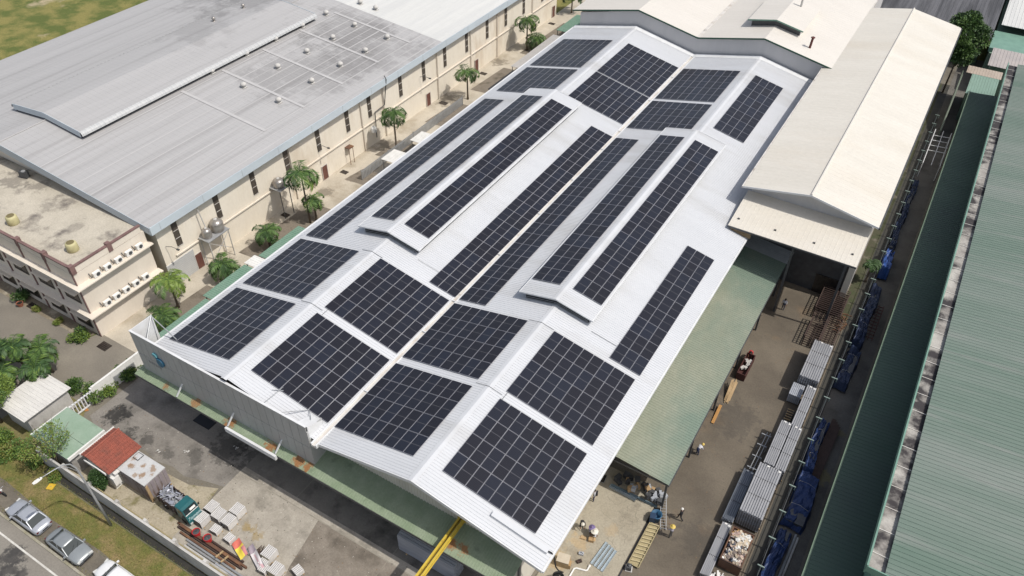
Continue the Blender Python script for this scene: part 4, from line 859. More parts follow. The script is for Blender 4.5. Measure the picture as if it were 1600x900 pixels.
def bush(name, label, cat, p, clumps, nleaf, L, mats, trunk=None, seed=1, group=None, flower=None, wts=None):
    """clumps: list of (dx, dy, dz, rx, ry, rz) leaf clouds round p"""
    r = random.Random(seed); t = thing(name, label, cat, p, group); b = MB(); tot = sum(c[3]*c[4]*c[5] for c in clumps)
    for c in clumps:
        k = int(nleaf*c[3]*c[4]*c[5]/tot); cm = r.choices(range(len(mats)), weights=wts or [1]*len(mats))[0]
        for i in range(k):
            v = rv(r); l_ = v.length
            if l_ < .55 and r.random() < .6: v = v/(l_+1e-6)*r.uniform(.6, 1)
            o = Vector(p)+Vector((c[0]+v.x*c[3], c[1]+v.y*c[4], c[2]+v.z*c[5]))
            d = (v+rv(r, .9)).normalized()
            leaf(b, o, d, rv(r)+Vector((0, 0, .3)), L*r.uniform(.6, 1.3), L*.5, cm if r.random() < .65 else r.randrange(len(mats)))
    obj('crown' if trunk else 'foliage', b, mats, t, recalc=False)
    if trunk:
        b = MB()
        for (pts, r0, r1) in trunk:
            n = len(pts); b.path([Vector(p)+Vector(q) for q in pts], [r0+(r1-r0)*i/(n-1) for i in range(n)], 7)
        obj('trunk', b, M_bark, t, smooth=True)
    return t
def crown_clumps(seed, n, R_, H, zc, s0=.35, s1=.6):
    r = random.Random(seed); out = []
    for i in range(n):
        v = rv(r); v = v*(0.75/(v.length+.25)) if v.length > .3 else v
        s = r.uniform(s0, s1)*R_; out.append((v.x*R_, v.y*R_, zc+v.z*H, s, s, s*.75))
    return out
F = M_foliage
limbs = lambda h, R_, sd: [([(0, 0, 0), (.05, 0, h*.5), (.1, .1, h)], .16, .1)] + [([(.05*h*.5, 0, h*.55), (math.cos(a)*R_*.35, math.sin(a)*R_*.35, h*.85), (math.cos(a)*R_*.75, math.sin(a)*R_*.75, h*1.1)], .09, .03) for a in (sd, sd+1.6, sd+3.1, sd+4.5)]
# tree top right
bush('leafy_tree', 'tall dark green tree behind the far corner of the cream roof', 'tree', (34.2, 108.6, 0), crown_clumps(4, 40, 4.6, 5.6, 9.2, .17, .32), 16000, .42, [F[0], F[0], F[1]], limbs(8.5, 4.4, .3), 5)
# trees lower left
bush('leafy_tree', 'bright green round tree at the left edge, beside the white flat shed', 'tree', (-33.6, -13.6, 0), crown_clumps(8, 24, 2.7, 1.7, 4.1, .24, .40), 9500, .24, [F[1], F[2], F[2]], limbs(3.7, 2.5, .9), 6)
bush('leafy_tree', 'bright green tree at the left edge, between the palm clump and the round tree', 'tree', (-37.6, -12.6, 0), crown_clumps(10, 15, 2.0, 1.4, 3.6, .25, .42), 5200, .24, [F[1], F[2]], limbs(2.8, 1.8, .4), 8)
bush('sparse_tree', 'sparse thin-leaved tree growing over the corner of the green flat roof', 'tree', (-24.0, -14.0, 0), crown_clumps(12, 40, 3.2, 1.0, 3.9, .09, .18), 2000, .2, [F[1], F[2], F[3]],
     [([(0, 0, 0), (.1, .1, 1.6), (.2, .4, 3.2)], .09, .05)]+[([(.1, .2, 2.2), (math.cos(a)*1.2, math.sin(a)*1.1+.3, 3.4), (math.cos(a)*2.4, math.sin(a)*2.1+.4, 4.3)], .045, .012) for a in (0, .8, 1.5, 2.3, 3.1, 3.9, 4.8, 5.5)], 9)
bush('hedge_shrub', 'dense dark green clipped shrub in front of the red tiled roof', 'shrub', (-18.75, -13.55, 0), [(0, 0, 1.3, .85, .75, 1.0), (.2, .1, 2.1, .7, .65, .7), (-.2, 0, .7, .7, .6, .6)], 4200, .15, [F[0], F[0], F[1]], None, 10)
r0 = random.Random(77)
for i, (x, y, s, lab, mm) in enumerate(((-26.6, -14.7, 1.0, 'scrubby yellow-green bush at the end of the roadside wall, below the green flat roof', (1, 2, 3)), (-28.3, -14.9, 1.1, 'straggly bush at the left end of the verge, by the green roof corner', (1, 2, 2)),
        (-29.8, -16.2, 1.05, 'low bright bush on the verge, left of the yellow lid', (1, 2, 3)), (-31.4, -15.0, 1.2, 'taller bright bush beside the round tree on the verge', (1, 2, 2)), (-33.0, -17.2, .9, 'low grassy bush at the left frame edge above the motorcycle', (2, 2, 3)), (-23.6, -14.75, .75, 'leafy climber at the foot of the wall by the lamp head', (1, 2, 3)))):
    bush('roadside_bush', lab, 'bush', (x, y, 0), [(r0.uniform(-.6, .6)*s, r0.uniform(-.5, .5)*s, r0.uniform(.25, .75)*s, .6*s, .55*s, .5*s) for _ in range(6)], 1500, .2, [F[k] for k in mm], None, 40+i, 'bushes on the verge')
for i, (px, py, s, lab, mm) in enumerate(((127, 530, 1.05, 'round green palm-like shrub at the front foot of the annex corner', (0, 1, 2)), (34, 468, .9, 'dark potted shrub by the annex wall at the left', (0, 0, 1)), (58, 487, .5, 'small yellow-leaved plant in the annex border, left of the other', (2, 3, 3)), (93, 505, .5, 'small yellow-leaved plant in the annex border, nearer the corner', (2, 3, 3)),
        (150, 622, 1.3, 'wide green shrub by the gate of the front yard wall', (0, 1, 2)), (120, 610, 1.0, 'green shrub between the white shed and the boundary wall', (0, 1, 1)), (196, 592, 1.1, 'shrub at the foot of the grey parapet corner, by the white wall', (0, 1, 2)), (172, 612, 1.0, 'light green shrub inside the front yard wall', (1, 2, 2)), (208, 575, .8, 'small shrub against the green canopy end', (0, 1, 2)))):
    p = W(px, py, 0); bush('garden_shrub', lab, 'shrub', p, [(r0.uniform(-.6, .6)*s, r0.uniform(-.6, .6)*s, r0.uniform(.3, .9)*s, .5*s, .5*s, .45*s) for _ in range(8)], 1700, .22 if s > .6 else .13, [F[k] for k in mm], None, 60+i, 'shrubs round the annex and the yard wall')
p = W(24, 470, 0); tp = thing('plant_pot', 'terracotta pot under the dark shrub by the annex wall', 'plant pot', W(33, 478, 0)); q = tp.location
obj('pot', MB().lathe(q, [(.25, 0), (.36, .45), (.39, .5), (.33, .5), (.3, .42)], 14), mat('terracotta', (0.28, 0.10, 0.06), rough=.8), tp); obj('soil', MB().lathe(q, [(.3, .40), (.3, .44)], 12), M_dark, tp)
# ------------------------------------------------------------------ walls, fences, small sheds
def wallbox(name, label, x0, x1, y0, y1, h, m, cope=None):
    t = thing(name, label, 'wall', ((x0+x1)/2, (y0+y1)/2, 0)); obj('wall', MB().box(x0, x1, y0, y1, 0, h), m, t)
    obj('coping', MB().box(x0-.015, x1+.015, y0-.015, y1+.015, h, h+.07), cope or M_plain_white, t); return t
bw = wallbox('boundary_wall', 'long stained white boundary wall between the verge and the front yard', -25.9, 20, -14.45, -14.3, 1.85, M_dirtywhite, M_dirtywhite)
for i in range(12):
    x = -25.9+i*3.6; obj('pier', MB().box(x-.16, x+.16, -14.29, -14.05, 0, 1.98), M_dirtywhite, bw)
b = MB(); b.box(-20.5, 18, -13.98, -13.90, 0.35, 0.46); b.tube((-20.5, -14.0, 1.2), (18, -14.0, 1.2), .05)
obj('yellow_rail', b, M_paleyellow, bw)
struct('roadside_drain', MB().box(-25, 40, -15.1, -14.5, -0.02, 0.002), mat('drain_dark', (0.035, 0.032, 0.026), (0.02, 0.02, 0.018), 1.0, rough=.8))
struct('drain_lip', MB().box(-25, 40, -15.2, -15.1, -0.02, 0.03), mat('mossy_lip', (0.15, 0.14, 0.09), (0.09, 0.095, 0.04), 1.0, rough=.9))
wallbox('yard_side_wall', 'sunlit white wall between the inner road and the front yard gate', -28.15, -27.95, -6.9, -0.6, 1.9, M_plain_white)
g = thing('yard_gate', 'pale slatted gate beside the sunlit white wall', 'gate', (-28.05, -8.6, 0))
b = MB()
for k in range(9): b.box(-28.1, -28.0, -10.0+k*.33, -9.9+k*.33, .1, 1.6)
b.box(-28.12, -27.98, -10.05, -7.1, .1, .2); b.box(-28.12, -27.98, -10.05, -7.1, 1.5, 1.6); obj('gate_leaf', b, M_trim, g); obj('post', MB().box(-28.2, -27.9, -7.1, -6.93, 0, 1.9), M_plain_white, g)
# alley fence and awnings
f_ = thing('picket_fence', 'pale metal sheet fence along the palms in the middle of the alley', 'fence', (-30.6, 50, 0))
b = MB(); y = 38.0
while y < 63: b.box(-30.62, -30.58, y, y+.22, .05, 1.5); y += .30
obj('pickets', b, M_steel, f_)
for y in (38, 44, 50, 56, 63): obj('post', MB().box(-30.67, -30.53, y-.05, y+.05, 0, 1.65), M_steel, f_)
obj('rail', MB().box(-30.58, -30.54, 38, 63, 1.2, 1.28), M_steel, f_)
def awning(label, x0, x1, y0, y1, z, m, name='awning', h2=.25):
    t = thing(name, label, 'awning', ((x0+x1)/2, (y0+y1)/2, 0), 'awnings on the left flank of the white factory')
    obj('roof_sheet', MB().ribbed((x1, y0, z+h2), (x0-x1, 0, -h2), (0, y1-y0, 0), .3, .08, .03, .04), m, t)
    for y in (y0+.2, y1-.2): obj('post', MB().box(x0+.15, x0+.25, y-.05, y+.05, 0, z-.03), M_steel, t)
M_aw = mat('awning_green', (0.15, 0.26, 0.19), (0.18, 0.28, 0.215), .6, rough=.65, fine=.1)
awning('green awning at the near end of the alley, beside the parapet', -26.8, -20.0, 0.2, 7.2, 3.5, M_aw)
awning('green awning opposite the grey shutter', -27.4, -20.0, 7.4, 13.6, 3.5, M_aw)
awning('small white awning sheet between two green awnings', -27.6, -20.0, 13.75, 15.4, 3.55, M_plain_white)
awning('green awning just before the tall thin-trunked palm', -27.2, -20.0, 15.6, 22.3, 3.5, M_aw)
awning('short cream awning near the drooping palm', -29.0, -20.0, 40.5, 43.5, 2.6, M_plain_white)
awning('white awning under the drooping palm, by the parked bicycle stand', -28.6, -20.0, 46.6, 49.5, 2.6, M_plain_white)
awning('long pale grey awning near the far end of the alley', -28.0, -20.0, 73.5, 88.0, 3.0, mat('grey_awning', (0.46, 0.44, 0.42), (0.42, 0.40, 0.38), .5, rough=.6))
awning('small green awning at the very end of the alley', -28.5, -20.0, 90, 98, 3.0, M_aw)
db = thing('black_box_shed', 'dark open-topped box shed beside the long grey awning', 'shed', (-24, 69, 0))
obj('wall', MB().box(-27.2, -20.2, 65.5, 72.8, 0, 2.6), M_darksteel, db); obj('roof_sheet', MB().box(-27.3, -20.2, 65.4, 72.9, 2.61, 2.68), M_gapdark, db)
for i, (px, py, s) in enumerate(((163, 541, 1.0), (50, 478, .8), (446, 336, .8), (538, 269, .8), (693, 161, 1.0), (755, 115, .9), (862, 37, .9))):
    p = W(px, py, .0); nm = ('by the annex corner', 'before the potted shrub', 'under the rusty-lidded tank', 'by the second brown door', 'near the spreading palm', 'near the tall far palm', 'at the far end of the alley')[i]
    dg = thing('drain_grate', 'dark square drain opening in the paving '+nm, 'drain', p, 'drain openings')
    obj('pit', MB().box(p.x-.7*s, p.x+.7*s, p.y-.5*s, p.y+.5*s, .006, .012), M_dark, dg); 
    b = MB()
    for k in range(5): b.box(p.x-.7*s, p.x+.7*s, p.y-.45*s+k*.2*s, p.y-.42*s+k*.2*s, .013, .02)
    obj('bars', b, M_rustdark, dg)
# white flat shed, green flat shed, red tiled guard house
ws = thing('white_flat_shed', 'small shed with white ribbed flat roof at the left edge', 'shed', (-31, -11, 0))
obj('roof_sheet', MB().ribbed((-33.3, -13.3, 2.75), (4.6, 0, .12), (0, 5.0, 0), .35, .09, .03, .05), mat('worn_white_sheet', (0.66, 0.64, 0.60), (0.56, 0.54, 0.51), .8, rough=.6, stretch=(.4, 2, 1), fine=.1), ws)
obj('wall', MB().box(-33.0, -29.1, -12.9, -8.6, 0, 2.65), M_dirtywhite, ws)
gsh = thing('green_flat_shed', 'low shed with faded green flat roof in two panels behind the sparse tree', 'shed', (-24.3, -12, 0))
obj('roof_sheet', MB().box(-26.9, -21.75, -12.05, -10.0, 2.74, 2.82), M_pane, gsh); obj('roof_sheet', MB().box(-26.95, -21.7, -13.85, -12.07, 2.70, 2.78), M_pane, gsh)
obj('wall', MB().box(-26.6, -22.0, -13.6, -10.2, 0, 2.68), M_dirtywhite, gsh); obj('edge_trim', MB().box(-27.02, -26.93, -13.85, -10.0, 2.62, 2.84).box(-21.72, -21.55, -13.85, -10.0, 2.55, 2.86), M_plain_white, gsh)
gh = thing('guard_house', 'little guard house with red tiled roof and white walls', 'guard house', (-19, -11.3, 0))
obj('wall', MB().box(-20.5, -17.7, -12.8, -9.7, 0, 2.75), M_plain_white, gh)
b = MB(); xr, zr = -20.0, 3.45
def tiles(b, xa, za, xb, zb, y0, y1):
    b.ribbed((xa, y0, za), (xb-xa, 0, zb-za), (0, y1-y0, 0), .22, .16, .05, .05, top=.4)
tiles(b, xr, zr, -17.2, 2.78, -13.0, -9.45); tiles(b, xr, zr, -20.85, 3.1, -13.0, -9.45)
k = 0
for i in range(7):
    xx = xr+(i+1)*.385; zz = zr-(i+1)*.385*.239; b.box(xx-.02, xx+.02, -13.0, -9.45, zz+.045, zz+.068)
b.path([(xr, -13.05, zr+.06), (xr, -9.4, zr+.06)], .1, 8)
obj('roof', b, M_redtile, gh)
b = MB(); b.box(-20.95, -20.85, -13.05, -9.4, 2.95, 3.2); b.box(-20.5, -17.6, -13.12, -13.02, 2.5, 2.75); obj('barge_board', b, M_plain_white, gh)
b = MB(); b.box(-17.7, -17.1, -12.6, -9.9, 2.25, 2.4); b.box(-17.65, -17.2, -12.9, -12.3, 0.9, 1.9); obj('side_canopy', b, M_plain_white, gh)
o = obj('window', MB().box(-17.70, -17.66, -11.8, -10.4, 1.0, 2.0), M_dark, gh); obj('window_frame', MB().box(-17.69, -17.62, -11.9, -11.8, .95, 2.05).box(-17.69, -17.62, -10.4, -10.3, .95, 2.05), M_plain_white, o)
obj('window', MB().box(-19.9, -18.5, -12.84, -12.80, 1.0, 2.0), M_dark, gh)
# site container
ct = thing('site_container', 'old grey site container with rust-patched roof behind the teal lorry', 'container', (-15.6, -10.9, 0))
RST = [(-16.5, -11.3, .45, .9), (-15.6, -10.7, .4, .8), (-14.9, -11.4, .45, .85), (-14.6, -10.5, .5, .75), (-16.9, -10.6, .4, .6), (-14.2, -10.9, .3, .7), (-15.5, -11.8, .35, .7)]
for i in range(len(RST)): RST[i] = (RST[i][0]+15.6, RST[i][1]+10.9, RST[i][2]*.72, RST[i][3])
M_ctop = mat('container_roof', (0.52, 0.52, 0.515), (0.46, 0.46, 0.46), .8, rough=.6, stains=RST, stain_col=(0.26, 0.16, 0.085), stain_noise=2.6, fine=.08)
M_cside = mat('container_side', (0.30, 0.265, 0.26), (0.22, 0.195, 0.19), 1.2, rough=.7, c3=(0.12, 0.07, 0.05), s3=.9, con3=(.54, .7), stretch=(1, 1, .5))
obj('roof', MB().box(-17.4, -13.85, -12.1, -9.8, 2.42, 2.5).box(-15.66, -15.6, -12.1, -9.8, 2.5, 2.52), M_ctop, ct)
b = MB().box(-17.35, -13.9, -12.05, -9.85, .25, 2.42); x = -17.2
while x < -14.0: b.box(x, x+.14, -12.09, -12.051, .35, 2.35); x += .3
y = -11.95
obj('body', b, M_cside, ct)
b = MB()
for k in range(5): y = -11.95+k*.45; b.box(-13.899, -13.86, y, y+.3, .4, 2.3)
obj('end_panel', b, mat('container_end', (0.27, 0.235, 0.25), (0.22, 0.19, 0.20), 1.0, rough=.7), ct)
obj('door_leaf', MB().obox((-13.78, -11.98, 1.2), (.07, .3, 2.2), .5), M_wood, ct)
obj('skid', MB().box(-17.4, -13.8, -12.0, -11.8, .02, .25).box(-17.4, -13.8, -10.1, -9.9, .02, .25), M_wood, ct)
obj('roof_hatch', MB().box(-17.15, -16.45, -10.6, -9.9, 2.52, 2.56), M_darksteel, ct); obj('hatch_lid', MB().box(-17.09, -16.51, -10.54, -9.96, 2.561, 2.58), M_ctop, ct)

# ------------------------------------------------------------------ street lamp
lp = thing('street_lamp', 'grey street lamp with long curved arm over the grass verge', 'street lamp', (-15.03, -15.53, 0))
o = (-15.03, -15.53); pts = [(o[0], o[1], 0), (o[0], o[1], 4), (o[0], o[1], 7.4), (o[0], o[1]-.06, 8.5), (o[0], o[1]-.3, 9.25), (o[0], o[1]-.8, 9.68), (o[0], o[1]-1.5, 9.88), (o[0], -17.95, 10.05)]
obj('pole', MB().path(pts, [.12, .10, .085, .075, .06, .05, .042, .036], 10), M_steel, lp, smooth=True)
obj('brace', MB().path([(o[0], o[1], 7.9), (o[0], o[1]-.5, 9.1), (o[0], o[1]-1.2, 9.78)], .028, 6), M_steel, lp)
b = MB(); d = Vector((0, -.98, .1)).normalized(); c = Vector((o[0], -18.0, 10.06)); s_ = Vector((1, 0, 0))
for (t0, w0, zt, zb) in ((-.08, .05, .04, -.04), (.05, .12, .07, -.05), (.45, .14, .07, -.06), (.68, .09, .04, -.04)):
    q = c+d*t0; b.v += [tuple(q+s_*w0+Vector((0, 0, zb))), tuple(q-s_*w0+Vector((0, 0, zb))), tuple(q-s_*w0*.7+Vector((0, 0, zt))), tuple(q+s_*w0*.7+Vector((0, 0, zt)))]
for i in range(3):
    for k_ in range(4): b.f.append((i*4+k_, i*4+(k_+1) % 4, i*4+4+(k_+1) % 4, i*4+4+k_)); b.m.append(0)
b.f += [(3, 2, 1, 0), (12, 13, 14, 15)]; b.m += [0, 0]
lh = obj('lamp_head', b, M_plain_white, lp); obj('lens', MB().obox(tuple(c+d*.28+Vector((0, 0, -.06))), (.18, .4, .03)), M_steel, lh); obj('photocell', MB().lathe(tuple(c+d*.1+Vector((0, 0, .06))), [(.05, 0), (.04, .07)], 8), M_darksteel, lh)
p = W(80, 761, 0); yl = thing('yellow_board', 'square yellow board lying in the verge grass', 'board', p); obj('plate', MB().obox((p.x, p.y, .06), (.62, .62, .06), .35), mat('yellow_cover', (0.62, 0.40, 0.03), (0.55, 0.35, 0.04), 2, rough=.6), yl); obj('handle', MB().obox((p.x, p.y, .1), (.2, .04, .03), .35), M_paleyellow, yl)

# ------------------------------------------------------------------ cars
def loft(b, secs, mi=0, cap=True):
    """secs: rings of equal length"""
    o = len(b.v); n = len(secs[0])
    for s in secs: b.v += [tuple(p) for p in s]
    for i in range(len(secs)-1):
        for k in range(n):
            k2 = (k+1) % n; b.f.append((o+i*n+k, o+i*n+k2, o+(i+1)*n+k2, o+(i+1)*n+k)); b.m.append(mi)
    if cap: b.f += [tuple(o+k for k in range(n-1, -1, -1)), tuple(o+(len(secs)-1)*n+k for k in range(n))]; b.m += [mi, mi]
    return b
def car(label, loc, rz, paint, L=4.5, Wd=1.72, hatch=False, old=False):
    t = thing('parked_car', label, 'car', loc, 'cars parked along the kerb', rz); hw = Wd/2
    # lower body stations: x, half width, belt height, sill height
    st = [(-.5, .62, .60, .40), (-.485, .78, .74, .30), (-.44, .92, .84, .22), (-.33, .99, .90, .19), (-.15, 1, .92, .18), (.05, 1, .92, .18), (.2, 1, .90, .18), (.33, .985, .85, .19), (.43, .93, .78, .22), (.48, .80, .68, .30), (.5, .62, .56, .40)]
    if hatch: st[0] = (-.5, .80, .86, .36); st[1] = (-.485, .90, .93, .28); st[2] = (-.44, .96, .95, .2)
    secs = []
    for (x, w, zt, zs) in st:
        w *= hw; X = x*L
        secs.append([(X, -w*.90, zs), (X, -w*.99, zs+.16), (X, -w, (zs+zt)*.55), (X, -w*.96, zt-.08), (X, -w*.86, zt-.005), (X, -w*.45, zt+.035), (X, 0, zt+.045), (X, w*.45, zt+.035), (X, w*.86, zt-.005), (X, w*.96, zt-.08), (X, w, (zs+zt)*.55), (X, w*.99, zs+.16), (X, w*.90, zs)])
    body = obj('body', loft(MB(), secs), paint, None, smooth=True); body.parent = t
    # cabin: glass house and roof
    if hatch: gx = (-.47, -.40, .10, .26)
    else: gx = (-.36, -.22, .08, .23)
    zr, zb = 1.40 if not old else 1.36, .90; rw, bw_ = hw*.72, hw*.90
    def c_(x, w, z): return [(x*L, -w, z), (x*L, w, z)]
    x0, x1, x2, x3 = gx
    P = {'rb': c_(x0, bw_*.92, zb), 'rt': c_(x1, rw*.95, zr-.02), 'ft': c_(x2, rw, zr), 'fb': c_(x3, bw_, zb-.01)}
    b = MB(); b.add(P['rb']+P['rt']+P['ft']+P['fb'], [(2, 4, 5, 3)], 0)
    xm = (x1+x2)/2
    roof = MB(); loft(roof, [[(x*L, -w, z-.05), (x*L, -w*.95, z-.005), (x*L, -w*.5, z+.03), (x*L, 0, z+.038), (x*L, w*.5, z+.03), (x*L, w*.95, z-.005), (x*L, w, z-.05)] for (x, w, z) in ((x1-.012, rw*.95, zr-.035), (x1+.04, rw*.99, zr-.005), (xm, rw*1.02, zr+.015), (x2-.05, rw*1.02, zr), (x2+.008, rw*.99, zr-.03))])
    o = obj('roof', roof, paint, None, smooth=True); o.parent = t
    def quad(name, pts, m, off=0):
        o = obj(name, MB().add(pts, [(0, 1, 2, 3)]), m, None, recalc=False); o.parent = t; return o
    gl = M_carglass
    quad('windscreen', [P['fb'][0], P['fb'][1], P['ft'][1], P['ft'][0]], gl); quad('rear_window', [P['rb'][1], P['rb'][0], P['rt'][0], P['rt'][1]], gl)
    for s in (0, 1):
        o = obj('side_window', MB().add([P['rb'][s], P['fb'][s], P['ft'][s], P['rt'][s]], [(0, 1, 2, 3)]), gl, None, recalc=False); o.parent = t
        sg = -1 if s == 0 else 1
        pl = MB()
        for (a, c) in ((P['rb'][s], P['rt'][s]), (P['fb'][s], P['ft'][s])): pl.tube(a, c, .045, n=6)
        mid0 = Vector(P['rb'][s]).lerp(Vector(P['fb'][s]), .5); mid1 = Vector(P['rt'][s]).lerp(Vector(P['ft'][s]), .45); pl.tube(mid0, mid1, .035, n=6)
        o = obj('pillar', pl, paint, None); o.parent = t
        o = obj('mirror', MB().obox((x3*L-.12, sg*(hw*1.02+.06), .93), (.12, .2, .13)), paint, None); o.parent = t
        for fx in (-.30, .31):
            o = obj('wheel', MB().lathe((0, 0, 0), [(.20, -.1), (.30, -.1), (.31, -.06), (.31, .06), (.30, .1), (.20, .1)], 16), M_black, None, smooth=False); o.parent = t
            o.matrix_local = Matrix.Translation((fx*L, sg*(hw-.10), .31)) @ Matrix.Rotation(R(90), 4, 'X')
            h = obj('rim', MB().lathe((0, 0, 0), [(.19, -.095), (.19, .095), (.05, .105)], 12), M_steel, None); h.parent = o
        o = obj('headlight', MB().obox((.475*L, sg*hw*.62, .66), (.16, .36, .15), sg*-.25), M_lens, None); o.parent = t
        o = obj('tail_light', MB().obox((-.482*L, sg*hw*.66, .68 if not hatch else .85), (.10, .30, .10), sg*.2), M_tail, None); o.parent = t
        o = obj('door_seam', MB().box(-.01*L, -.01*L+.015, sg*hw*.995-.006, sg*hw*.995+.006, .25, .86), M_darksteel, None); o.parent = t
    o = obj('bumper', MB().box(.485*L, .503*L, -hw*.72, hw*.72, .34, .52), paint if not old else M_darksteel, None); o.parent = t
    o = obj('grille', MB().box(.488*L, .4975*L, -hw*.35, hw*.35, .55, .66), M_darksteel, None); o.parent = t
    o = obj('number_plate', MB().box(-.505*L, -.497*L, -.26, .26, .50, .62), M_black, None); o.parent = t
    o = obj('number_plate', MB().box(.5035*L, .508*L, -.26, .26, .38, .48), M_black, None); o.parent = t
    o = obj('wiper', MB().tube((x3*L-.03, -.3, zb+.03), (x3*L-.3, .15, zb+.24), .012, n=5).tube((x3*L-.03, .2, zb+.03), (x3*L-.3, .55, zb+.24), .012, n=5), M_black, None); o.parent = t
    return t
def paintmat(n, c, metal=.25, rough=.35):
    m = mat(n, c, tuple(v*.92 for v in c), 1.5, rough=rough, metal=metal); m.node_tree.nodes['Principled BSDF'].inputs['Coat Weight'].default_value = .25; return m
M_carglass = mat('car_glass', (0.02, 0.03, 0.033), rough=.02, spec=.3)
M_lens = mat('lamp_lens', (0.55, 0.55, 0.53), rough=.15); M_tail = mat('tail_lens', (0.11, 0.014, 0.014), rough=.3)
car('silver sedan parked nose away at the kerb, with red tail lights towards the grey car', (-21.4, -18.8, 0), R(180), paintmat('silver_paint', (0.40, 0.42, 0.46)), L=4.55)
car('darker grey sedan parked between the silver sedan and the white car', (-15.98, -18.78, 0), 0, paintmat('grey_paint', (0.27, 0.29, 0.30)), L=4.5, old=True)
car('white car cut off by the bottom edge of the frame', (-10.0, -18.62, 0), R(180), paintmat('white_car_paint', (0.74, 0.74, 0.74), 0, .3), L=4.3, hatch=True)
# motorcycle at the left edge
mb_ = thing('motorcycle', 'red and grey motorcycle at the left edge of the picture, beside the shoulder', 'motorcycle', (-26.2, -18.55, 0), rz=.1)
def P_(nm, b, m, **k): o = obj(nm, b, m, None, **k); o.parent = mb_; return o
for x in (-.62, .62):
    o = P_('wheel', MB().lathe((0, 0, 0), [(.20, -.05), (.28, -.05), (.3, 0), (.28, .05), (.20, .05)], 16), M_black); o.matrix_local = Matrix.Translation((x, 0, .3)) @ Matrix.Rotation(R(90), 4, 'X')
P_('body', loft(MB(), [[(x, -w, z0), (x, -w, z1), (x, 0, z1+.06), (x, w, z1), (x, w, z0)] for (x, w, z0, z1) in ((-.75, .06, .6, .72), (-.45, .14, .42, .76), (0, .15, .32, .62), (.3, .12, .38, .72), (.5, .07, .55, .85))]), paintmat('motorcycle_red', (0.35, 0.02, 0.03), 0, .3), smooth=True)
P_('saddle', MB().obox((-.35, 0, .82), (.75, .26, .1)), M_black); P_('handlebar', MB().tube((.48, -.33, 1.0), (.48, .33, 1.0), .02).tube((.55, 0, .5), (.46, 0, 1.0), .04), M_steel); P_('headlight', MB().lathe((.56, 0, .86), [(.1, -.06), (.11, .06), (.04, .1)], 10), M_lens); P_('exhaust', MB().tube((.1, -.17, .3), (-.7, -.18, .4), .05), M_steel)
# ------------------------------------------------------------------ front yard: lorry, pipe stacks, beams, banners
lo_ = thing('scrap_lorry', 'small teal lorry heaped with grey scrap metal in the front yard', 'lorry', (-11.2, -11.3, 0), rz=R(-3))
def LP(nm, b, m, par=None, **k):
    o = obj(nm, b, m, None, **k); o.parent = par or lo_; return o
LP('chassis', MB().box(-1.6, 2.1, -.45, .45, .35, .52), M_darksteel)
b = MB(); b.box(-1.65, .85, -.68, .68, .75, .83); b.box(-1.65, .85, -.70, -.64, .83, 1.75); b.box(-1.65, .85, .64, .70, .83, 1.75); b.box(-1.71, -1.65, -.70, .70, .83, 1.7); b.box(.79, .85, -.64, .64, .83, 1.9)
for x in (-1.6, -1.0, -.4, .2, .75): b.box(x, x+.08, -.74, -.70, .75, 1.78); b.box(x, x+.08, .70, .74, .75, 1.78)
LP('cargo_bed', b, M_rustdark)
r = random.Random(9); b = MB()
for i in range(120):
    c = (r.uniform(-1.5, .7), r.uniform(-.55, .55), r.uniform(1.2, 2.0)); a = r.uniform(0, 3.14); e = r.uniform(-.5, .5)
    if i % 3: b.obox(c, (r.uniform(.3, .95), r.uniform(.04, .12), r.uniform(.02, .06)), a, r.choice([0, 0, 1, 2]), e)
    else: b.obox(c, (r.uniform(.2, .5), r.uniform(.15, .35), .015), a, r.choice([0, 1]), e, r.uniform(-.6, .6))
b.box(-1.6, .75, -.6, .6, .83, 1.35, 2); LP('scrap_heap', b, [mat('scrap_pale', (0.40, 0.41, 0.46), rough=.4, metal=.4), M_steel, M_darksteel])
hw = .68
cab = LP('cab', loft(MB(), [[(x, -hw, .6), (x, -hw, zt-.06), (x, -hw+.06, zt), (x, hw-.06, zt), (x, hw, zt-.06), (x, hw, .6)] for (x, zt) in ((.95, 2.2), (1.0, 2.26), (1.7, 2.26), (1.98, 2.18))]), M_teal)
LP('cab_front', loft(MB(), [[(x, -hw, z), (x, hw, z)] [0:1]+[(x, hw, z), (x-.5, hw, z), (x-.5, -hw, z)] for (x, z) in ((2.42, .45), (2.44, .9), (2.22, 1.6))]), M_teal, cab)
ws_ = LP('windscreen', MB().add([(2.20, -hw+.05, 1.62), (2.20, hw-.05, 1.62), (2.0, hw-.07, 2.14), (2.0, -hw+.07, 2.14)], [(0, 1, 2, 3)]), M_carglass, cab, recalc=False)
b = MB()
for s in (-1, 1):
    b.tube((2.22, s*(hw-.02), 1.6), (1.99, s*(hw-.04), 2.18), .045, n=6); 
b.add([(1.85, -hw, .6), (2.2, -hw, .6), (2.2, -hw, 1.6), (1.97, -hw, 2.18)], [(0, 1, 2, 3)]); b.add([(1.85, hw, .6), (2.2, hw, .6), (2.2, hw, 1.6), (1.97, hw, 2.18)], [(3, 2, 1, 0)])
LP('pillar', b, M_teal, cab)
LP('windscreen_glint', MB().box(2.08, 2.24, -hw+.02, hw-.02, 1.58, 1.63).obox((2.13, .2, 1.88), (.02, .55, .22), 0, 0, -.37), M_plain_white, cab)  # white strip and plate paint the bright glint on the windscreen
